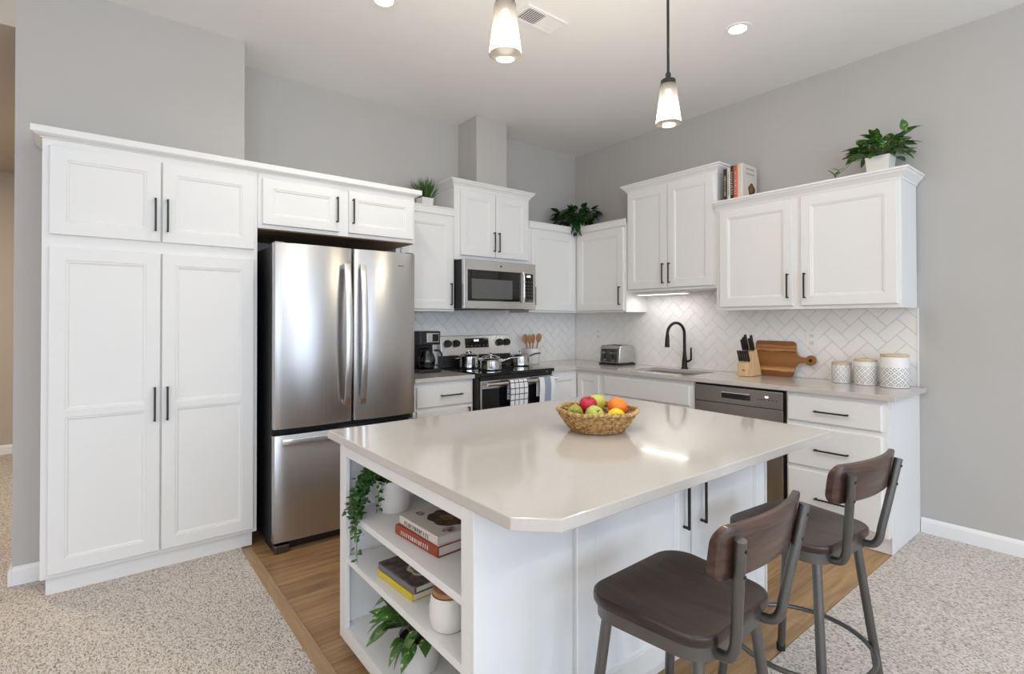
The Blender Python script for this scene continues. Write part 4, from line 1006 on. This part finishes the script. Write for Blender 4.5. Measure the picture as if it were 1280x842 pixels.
m.build('rim', M_straw2, t, smooth=60)
def fruit(name, label, x, y, z, r, col, col2, shape='round', tilt=(0, 0, 0), rough=.35, stem=True):
    t = thing(name, label, 'fruit', (x, y, z), 0, 'fruit in the basket'); t.rotation_euler = tilt
    if shape == 'apple': pr = [(0, -.80), (.22, -.92), (.55, -.86), (.86, -.45), (1, .05), (.93, .5), (.66, .83), (.34, .92), (.12, .82), (0, .70)]
    elif shape == 'pear': pr = [(0, -.95), (.3, -.93), (.75, -.68), (.95, -.25), (.88, .2), (.62, .6), (.42, .95), (.3, 1.2), (.12, 1.32), (0, 1.3)]
    elif shape == 'lemon': pr = [(0, -1.28), (.12, -1.22), (.3, -1.02), (.7, -.7), (.95, -.2), (.95, .2), (.7, .7), (.3, 1.02), (.14, 1.2), (0, 1.26)]
    else: pr = [(math.sin(PI*k/12), -math.cos(PI*k/12)*.95) for k in range(13)]; pr[0] = (0, -.95); pr[-1] = (0, .93)
    m_ = mat(name+'_skin_'+label[:8].replace(' ', '_'), col, rough, var=.1, scale=11, col2=col2, bump=.12 if shape in ('round', 'lemon') else .02, bscale=160)
    MB().lathe([(a*r, b*r) for a, b in pr], (0, 0, 0), 28).build('flesh', m_, t, local=True, smooth=80)
    if stem:
        top = pr[-1][1]*r; MB().tube([(0, 0, top-.004), (.002, 0, top+.008), (.005, .001, top+.016)], .0016, 6).build('stem', mat('stem_brown', hx(90, 66, 40), .8), t, local=True)
fz = bz_
fruit('pear', 'green pear lying at the left side of the basket', -2.442, -2.390, fz+.072, .038, hx(170, 172, 70), hx(140, 148, 52), 'pear', (1.25, .1, -.75))
fruit('apple', 'red apple near the back of the basket', -2.364, -2.392, fz+.094, .040, hx(196, 36, 62), hx(160, 24, 40), 'apple', (.25, -.1, 0))
fruit('apple', 'yellow-green apple behind the red apple', -2.285, -2.370, fz+.096, .039, hx(196, 204, 96), hx(214, 206, 70), 'apple', (.1, .25, 1))
fruit('orange', 'bright orange at the right side of the basket', -2.284, -2.490, fz+.094, .043, hx(244, 140, 36), hx(236, 118, 24), 'round', (.3, .3, 0), .45, False)
fruit('apple', 'green apple at the front of the basket', -2.424, -2.482, fz+.072, .040, hx(176, 186, 74), hx(196, 200, 110), 'apple', (.9, -.3, 0))
fruit('lemon', 'yellow lemon at the front right of the basket', -2.362, -2.548, fz+.070, .036, hx(246, 208, 38), hx(240, 196, 24), 'lemon', (PI/2, 0, .95), .4, False)
# ------------------------------------------------------------------ books
def book(label, L, Wd, T, origin, M3, cover, group, pages=M_page, art=None, lettering=None, spine=None):
    """local frame: x along the spine (length L), y from the spine to the fore edge (width Wd), z thickness"""
    t = thing('book', label, 'book', origin, 0, group)
    t.rotation_euler = M3.to_euler()
    b = .0028
    MB().prism([(0, 0), (Wd, 0), (Wd, b), (b*1.2, b), (b*1.2, T-b), (Wd, T-b), (Wd, T), (0, T), (-.003, T*.8), (-.003, T*.2)], lambda q: (0, q[0], q[1]), lambda q: (L, q[0], q[1])).build('cover', cover, t, local=True)
    MB().box(.004, L-.004, b*1.3, Wd-.005, b+.0002, T-b-.0002).build('pages', pages, t, local=True)
    if spine: MB().box(.001, L-.001, -.0042, -.0031, T*.12, T*.88).build('spine_label', spine, t, local=True)
    if lettering:
        m = MB(); x = L*.16
        while x < L*.8:
            w = random.uniform(.006, .012); m.box(x, x+.0022, -.0050, -.0042 if spine else -.0031, T*.3, T*.7)
            if random.random() < .7: m.box(x, x+w*.7, -.0050, -.0042 if spine else -.0031, T*random.choice((.3, .5, .62)), T*random.choice((.36, .56, .7)) if False else T*.7)
            x += w+.005
        m.build('spine_lettering', lettering, t, local=True)
    if art: art(t, L, Wd, T)
    return t
def disc_art(pieces):
    def fn(t, L, Wd, T):
        for i, (cx, cy, rx, ry, m, nm) in enumerate(pieces):
            P = []
            for k in range(36):
                a = 2*PI*k/36; q = 1+.06*math.sin(5*a+i)+.04*math.sin(9*a+2*i); P.append((cx*L+rx*q*math.cos(a), cy*Wd+ry*q*math.sin(a)))
            MB().prism(P, lambda q: (q[0], q[1], T+.0001+.0003*i), lambda q: (q[0], q[1], T+.0006+.0003*i)).build(nm, m, t, local=True)
    return fn
M_food = mat('printed_dish', hx(96, 62, 24), .5, col2=hx(46, 24, 10), scale=45)
M_food2 = mat('printed_garnish', hx(150, 112, 50), .5, col2=hx(80, 60, 24), scale=60)
M_sprig = mat('printed_sprig', hx(70, 72, 72), .6, col2=hx(180, 176, 168), scale=50)
M_cvwhite = mat('cover_white', hx(214, 207, 196), .5, var=.04)
M_cvred = mat('cover_brick_red', hx(156, 68, 42), .5, var=.08)
M_cvyel = mat('cover_yellow', hx(214, 190, 60), .5, var=.05)
M_cvgrey = mat('cover_slate', hx(112, 112, 128), .5, var=.1)
M_cvdark = mat('cover_dark_photo', hx(52, 44, 42), .45, col2=hx(96, 84, 78), scale=34)
M_cvblk = mat('cover_black', hx(38, 38, 36), .5, col2=hx(52, 52, 50), scale=20)
M_cvorg = mat('cover_orange', hx(214, 96, 62), .5, var=.06)
M_cvcream = mat('cover_cream', hx(216, 206, 190), .5, var=.04)
M_let = mat('lettering_pale', hx(232, 226, 214), .6)
M_letd = mat('lettering_grey', hx(110, 106, 100), .6)
def flat(ang):   # horizontal book: spine along -y side of the island opening (spine faces -x)
    return Matrix.Rotation(ang-PI/2, 3, 'Z')
G1 = 'cookbooks lying on the island shelves'
# length runs towards -y (to the camera's right), width runs into the shelf (+x)
R_ = flat(math.radians(4))
book('brick-red cookbook under the white cookbook on the upper island shelf', .262, .21, .034, (-3.215, -2.262, .5745), R_, M_cvred, G1, lettering=M_let)
book('white cookbook with a brown dish on its cover, on top of the red one', .250, .205, .030, (-3.203, -2.270, .6095), flat(math.radians(2)), M_cvwhite, G1, lettering=M_letd,
     art=disc_art([(.52, .55, .078, .062, M_food, 'cover_picture'), (.50, .56, .030, .022, M_food2, 'cover_garnish'), (.14, .30, .018, .014, M_sprig, 'cover_sprig'), (.88, .30, .020, .024, M_sprig, 'cover_sprig'), (.9, .8, .018, .02, M_sprig, 'cover_sprig')]))
R_ = flat(math.radians(3))
book('yellow-spined cookbook at the bottom on the lower island shelf', .245, .19, .024, (-3.232, -2.150, .3885), R_, M_cvyel, G1)
book('dark photo-covered cookbook with a plate, lying on the yellow one', .250, .195, .024, (-3.228, -2.150, .4135), flat(math.radians(4)), M_cvdark, G1, spine=M_cvgrey,
     art=disc_art([(.60, .50, .058, .058, mat('printed_plate', hx(206, 198, 182), .5, var=.04), 'cover_plate'), (.60, .50, .046, .046, mat('printed_soup', hx(150, 122, 66), .5, col2=hx(120, 96, 50), scale=40), 'cover_picture')]))
# upright books on the right wall cabinet: spine faces -x; length up (+z), width into +x, thickness along -y
UP = Matrix(((0, 1, 0), (0, 0, -1), (1, 0, 0))).transposed().inverted()
# columns are images of local x, y, z
def cols(a, b, c): return Matrix((Vector(a), Vector(b), Vector(c))).transposed()
UPM = cols((0, 0, 1), (1, 0, 0), (0, 1, 0))     # spine up, width +x, thickness +y
GB = 'books standing on the wall cabinet'
y = -1.872; zb = 2.2387
specs = [('black book with pale spine lettering, leftmost on the wall cabinet', .030, .245, .150, M_cvblk, M_let), ('cream book second from left on the wall cabinet', .026, .25, .155, M_cvcream, M_letd),
         ('black book third from left, beside the orange spine', .026, .258, .155, M_cvblk, M_let), ('orange book fourth from left on the wall cabinet', .030, .258, .155, M_cvorg, M_let)]
MB_T = 0
for lb, T, h, wd, cv, lt in specs:
    y -= T
    book(lb, h, wd, T-.001, (-.300, y, zb), UPM, cv, GB, lettering=lt)
# thick white book with its picture cover turned to the room
y -= .040
UPN = cols((0, 0, 1), (1, 0, 0), (0, 1, 0))
t = book('thick white cookbook with a pie picture on its cover, last in the row', .262, .215, .039, (-.300, y, zb), UPN, M_cvwhite, GB)
P = []
for (cx, cz, rx, rz_, mm, nm) in ((.135, .075, .050, .052, M_food, 'cover_picture'), (.130, .085, .026, .030, M_food2, 'cover_garnish')):
    pl = [(cx+rx*(1+.08*math.sin(5*a))*math.cos(a), cz+rz_*(1+.08*math.sin(5*a))*math.sin(a)) for a in [2*PI*k/30 for k in range(30)]]
    e = .0006 if nm == 'cover_picture' else .0011
    MB().prism(pl, lambda q: (q[1], q[0], -e), lambda q: (q[1], q[0], -.00005)).build(nm, mm, t, local=True)
m = MB()
for i, z in enumerate((.225, .190)): m.box(z, z+.012, .05, .18, -.0006, -.00005)
m.build('cover_title_bars', mat('title_grey', hx(170, 164, 156), .6), t, local=True)
# ------------------------------------------------------------------ plants
def leafy(mb, stems, c, spread, zlo, zhi, n, L, w, heart, droop=.35, flat_y=1):
    for i in range(n):
        a = 2*PI*i/n*2.618+random.uniform(-.4, .4); rr_ = random.uniform(.15, 1)**.7
        e = Vector((c[0]+spread[0]*rr_*math.cos(a), c[1]+spread[1]*rr_*math.sin(a), c[2]+zlo+(zhi-zlo)*random.random()*(1.15-.5*rr_)))
        b = Vector((c[0]+.25*spread[0]*rr_*math.cos(a), c[1]+.25*spread[1]*rr_*math.sin(a), c[2]-.01))
        mid = (b+e)/2+Vector((0, 0, .03))
        stems.tube([b, mid, e], .0016, 5)
        d = Vector((math.cos(a)*rr_+random.uniform(-.35, .35), math.sin(a)*rr_+random.uniform(-.35, .35), random.uniform(-droop, .55)))
        s = random.uniform(.75, 1.15)
        mb.leaf(e, d, (random.uniform(-.3, .3), random.uniform(-.3, .3), 1), L*s, w*s, random.uniform(.1, .35), heart)
# grassy plant on the wall cabinet next to the fridge
t = thing('potted_grass', 'spiky green grass plant in a white pot on the cabinet beside the refrigerator top', 'plant', (-1.955, -.20, 2.2155))
px, py, pz = -1.955, -.20, 2.2155
m = MB(); pr = [(.052, .052), (-.052, .052), (-.052, -.052), (.052, -.052)]
vs = [(px+x*k, py+y_*k, pz+z) for k, z in ((.82, 0), (1, .115), (.93, .115), (.80, .02)) for x, y_ in pr]
fs = [(i*4+j, i*4+(j+1) % 4, i*4+4+(j+1) % 4, i*4+4+j) for i in range(3) for j in range(4)]+[(3, 2, 1, 0), (12, 13, 14, 15)]
m.add(vs, fs).build('pot', M_ceramic, t, bevel=.003)
MB().box(px-.045, px+.045, py-.045, py+.045, pz+.095, pz+.105).build('soil', M_soil, t)
m = MB()
for i in range(190):
    a = random.uniform(0, 2*PI); r = .040*math.sqrt(random.random()); tilt = random.uniform(.05, .85)*(.4+r/.04*.6)
    d = Vector((math.cos(a)*math.sin(tilt), math.sin(a)*math.sin(tilt), math.cos(tilt))); b = Vector((px+r*math.cos(a), py+r*math.sin(a), pz+.103))
    m.leaf(b, d, (random.random()-.5, random.random()-.5, .3), random.uniform(.12, .20), .009, random.uniform(.0, .12))
m.build('blades', M_grass, t, recalc=False, smooth=80)
# dark plant in the corner
cx, cy, cz = -.255, -.275, 2.2155
t = thing('potted_vine', 'dark green bushy vine in the corner on top of the corner cabinet', 'plant', (cx, cy, cz))
MB().lathe([(0, .001), (.055, .001), (.072, .085), (.075, .09), (.070, .09), (.052, .02), (0, .012)], (cx, cy, cz), 28).build('pot', M_ceramic, t, smooth=40)
MB().lathe([(0, .078), (.068, .078), (.06, .07), (0, .07)], (cx, cy, cz), 20).build('soil', M_soil, t)
m = MB(); st = MB()
leafy(m, st, (cx, cy, cz+.085), (.205, .205), .03, .185, 165, .090, .060, True, .6)
for (vx, vy) in ((-.372, -.376), (-.385, -.36), (-.36, -.39)):
    for k in range(8):
        q = k/7; b = Vector((cx+(vx-cx)*min(1, q*1.6), cy+(vy-cy)*min(1, q*1.6), cz+.10-.22*max(0, q-.45)))
        m.leaf(b, (random.uniform(-1, .2), random.uniform(-1, .2), -.7), (0, 0, 1), .06, .042, .2, True)
st.build('stems', M_stem, t); m.build('foliage', M_dkleaf, t, recalc=False, smooth=80)
# pothos on the right cabinet
cx, cy, cz = -.190, -2.862, 2.2387
t = thing('potted_pothos', 'variegated pothos in a square white pot on the right end of the wall cabinet', 'plant', (cx, cy, cz))
m = MB(); pr = [(.066, .066), (-.066, .066), (-.066, -.066), (.066, -.066)]
vs = [(cx+x*k, cy+y_*k, cz+z) for k, z in ((.84, 0), (1, .115), (.93, .115), (.80, .02)) for x, y_ in pr]
fs = [(i*4+j, i*4+(j+1) % 4, i*4+4+(j+1) % 4, i*4+4+j) for i in range(3) for j in range(4)]+[(3, 2, 1, 0), (12, 13, 14, 15)]
m.add(vs, fs).build('pot', M_ceramic, t, bevel=.003)
MB().box(cx-.055, cx+.055, cy-.055, cy+.055, cz+.095, cz+.105).build('soil', M_soil, t)
m = MB(); st = MB()
leafy(m, st, (cx, cy, cz+.11), (.105, .130), .01, .14, 110, .090, .055, True, .45)
tip = Vector((cx-.01, cy-.135, cz+.25)); st.tube([(cx, cy-.03, cz+.11), (cx-.005, cy-.10, cz+.16), tip], .002, 5)
m.leaf(tip, (0, -.9, .1), (0, 0, 1), .085, .04, .1, True); m.leaf(tip, (.1, .25, .9), (-1, 0, 0), .085, .045, .1, True); m.leaf(tip-Vector((0, -.03, .06)), (-.3, -.7, .1), (0, 0, 1), .075, .04, .2, True)
vine = [Vector(v) for v in ((cx-.05, cy+.05, cz+.11), (cx-.10, cy+.12, cz+.10), (cx-.13, cy+.16, cz+.05), (cx-.125, cy+.19, cz+.035), (cx-.125, cy+.215, cz+.012))]
st.tube(vine, .0018, 5)
for v, d in zip(vine[1:], ((-.5, .6, .3), (-.6, .4, -.3), (-.4, .1, -.35), (-.2, .4, .6))): m.leaf(v+Vector((0, 0, .012)), d, (0, 0, 1), .062, .034, .15, True)
m.leaf(vine[3]+Vector((0, 0, .02)), (-.3, .5, .25), (-.4, 0, 1), .062, .034, .1, True)
st.build('stems', M_stem, t); m.build('foliage', M_pothos, t, recalc=False, smooth=80)
# trailing plant on the upper island shelf
cx, cy, cz = -3.115, -2.040, .5745
t = thing('trailing_plant', 'small-leaved trailing plant in a white pot on the upper island shelf', 'plant', (cx, cy, cz))
MB().lathe([(0, .001), (.054, .001), (.062, .02), (.074, .125), (.076, .130), (.071, .130), (.054, .02), (0, .012)], (cx, cy, cz), 30).build('pot', M_ceramic, t, smooth=40)
MB().lathe([(0, .120), (.064, .120), (.06, .11), (0, .11)], (cx, cy, cz), 20).build('soil', M_soil, t)
m = MB(); st = MB()
def trail(pts, n, L=.017, w=.012, jit=.012):
    pts = [Vector(p_) for p_ in pts]; st.tube(pts, .0014, 5)
    seg = len(pts)-1
    for i in range(n):
        q = i/(n-1)*seg; k = min(int(q), seg-1); b = pts[k].lerp(pts[k+1], q-k)+Vector((random.uniform(-jit, jit), random.uniform(-jit, jit), random.uniform(-jit, jit)))
        m.leaf(b, (random.uniform(-1, 1), random.uniform(-1, 1), random.uniform(-.7, .6)), (-.4, -.2, 1), L*random.uniform(.8, 1.3), w*random.uniform(.8, 1.3), .1, True)
for i in range(15):
    f_ = random.uniform(-1, 1); low = random.choice((.0, .03, -.02, -.04))
    trail([(cx-.02, cy+.02*f_, cz+.135), (cx-.05, cy+.03+.03*f_, cz+.172), (cx-.10, cy+.025+.035*f_, cz+.150), (-3.245, cy+.022+.042*f_, cz+.10), (-3.264-random.uniform(0, .02), cy+.026+.048*f_, cz+.045+low)], 58, L=.019, w=.013, jit=.015)
for y_end, zl in ((cy-.012, -.08), (cy-.030, -.15), (cy+.012, -.05)):
    trail([(cx-.06, cy+.03, cz+.16), (-3.235, cy+.02, cz+.11), (-3.280, y_end+.015, cz+.06), (-3.284, y_end, cz), (-3.284, y_end-.008, cz+zl)], 52, jit=.009)
trail([(cx-.01, cy-.03, cz+.135), (cx-.05, cy-.052, cz+.15), (cx-.088, cy-.048, cz+.10), (cx-.088, cy-.046, cz+.035)], 40, jit=.011)
for i in range(120):
    a = random.uniform(0, 2*PI); r = .07*math.sqrt(random.random()); m.leaf((cx+r*math.cos(a), cy+r*math.sin(a), cz+.125+random.uniform(0, .05)), (math.cos(a), math.sin(a), random.uniform(-.3, .8)), (0, 0, 1), .02, .014, .1, True)
st.build('stems', M_stem, t); m.build('foliage', M_tiny, t, recalc=False, smooth=80)
# pothos on the bottom island shelf
cx, cy, cz = -3.150, -2.315, .1045
t = thing('potted_pothos', 'variegated pothos in a round white pot on the bottom island shelf', 'plant', (cx, cy, cz))
MB().lathe([(0, .001), (.058, .001), (.066, .02), (.074, .118), (.076, .122), (.071, .122), (.056, .02), (0, .012)], (cx, cy, cz), 30).build('pot', M_ceramic, t, smooth=40)
MB().lathe([(0, .110), (.070, .110), (.06, .10), (0, .10)], (cx, cy, cz), 20).build('soil', M_soil, t)
m = MB(); st = MB()
leafy(m, st, (cx, cy, cz+.12), (.09, .16), .0, .085, 40, .098, .050, True, .5)
for b, d in (((-.04, .10, .17), (-.3, 1, -.1)), ((-.05, .09, .20), (-.2, 1, .5)), ((-.06, .14, .16), (-.5, 1, -.6)), ((-.07, .03, .19), (-1, .3, .2)), ((-.05, .16, .19), (-.3, .8, -.4))):
    e = Vector((cx+b[0], cy+b[1], cz+b[2])); st.tube([(cx-.01, cy+.02, cz+.115), (cx+b[0]*.6, cy+b[1]*.6, cz+b[2]+.02), e], .0016, 5); m.leaf(e, d, (-.4, 0, 1), .095, .05, .25, True)
st.build('stems', M_stem, t); m.build('foliage', M_pothos, t, recalc=False, smooth=80)
# wooden-lidded jar
x, y, z = -3.196, -2.585, .3885
t = thing('candle_jar', 'white ceramic jar with a wooden lid on the lower island shelf', 'jar', (x, y, z))
MB().lathe([(0, .001), (.044, .001), (.054, .010), (.059, .04), (.059, .070), (.054, .100), (.051, .104), (.048, .100), (.051, .06), (.048, .015), (0, .01)], (x, y, z), 36).build('jar_body', M_ceramic, t, smooth=40)
MB().lathe([(0, .105), (.048, .105), (.049, .108), (.049, .116), (.046, .119), (0, .119)], (x, y, z), 36).build('lid', M_lid, t, smooth=40)
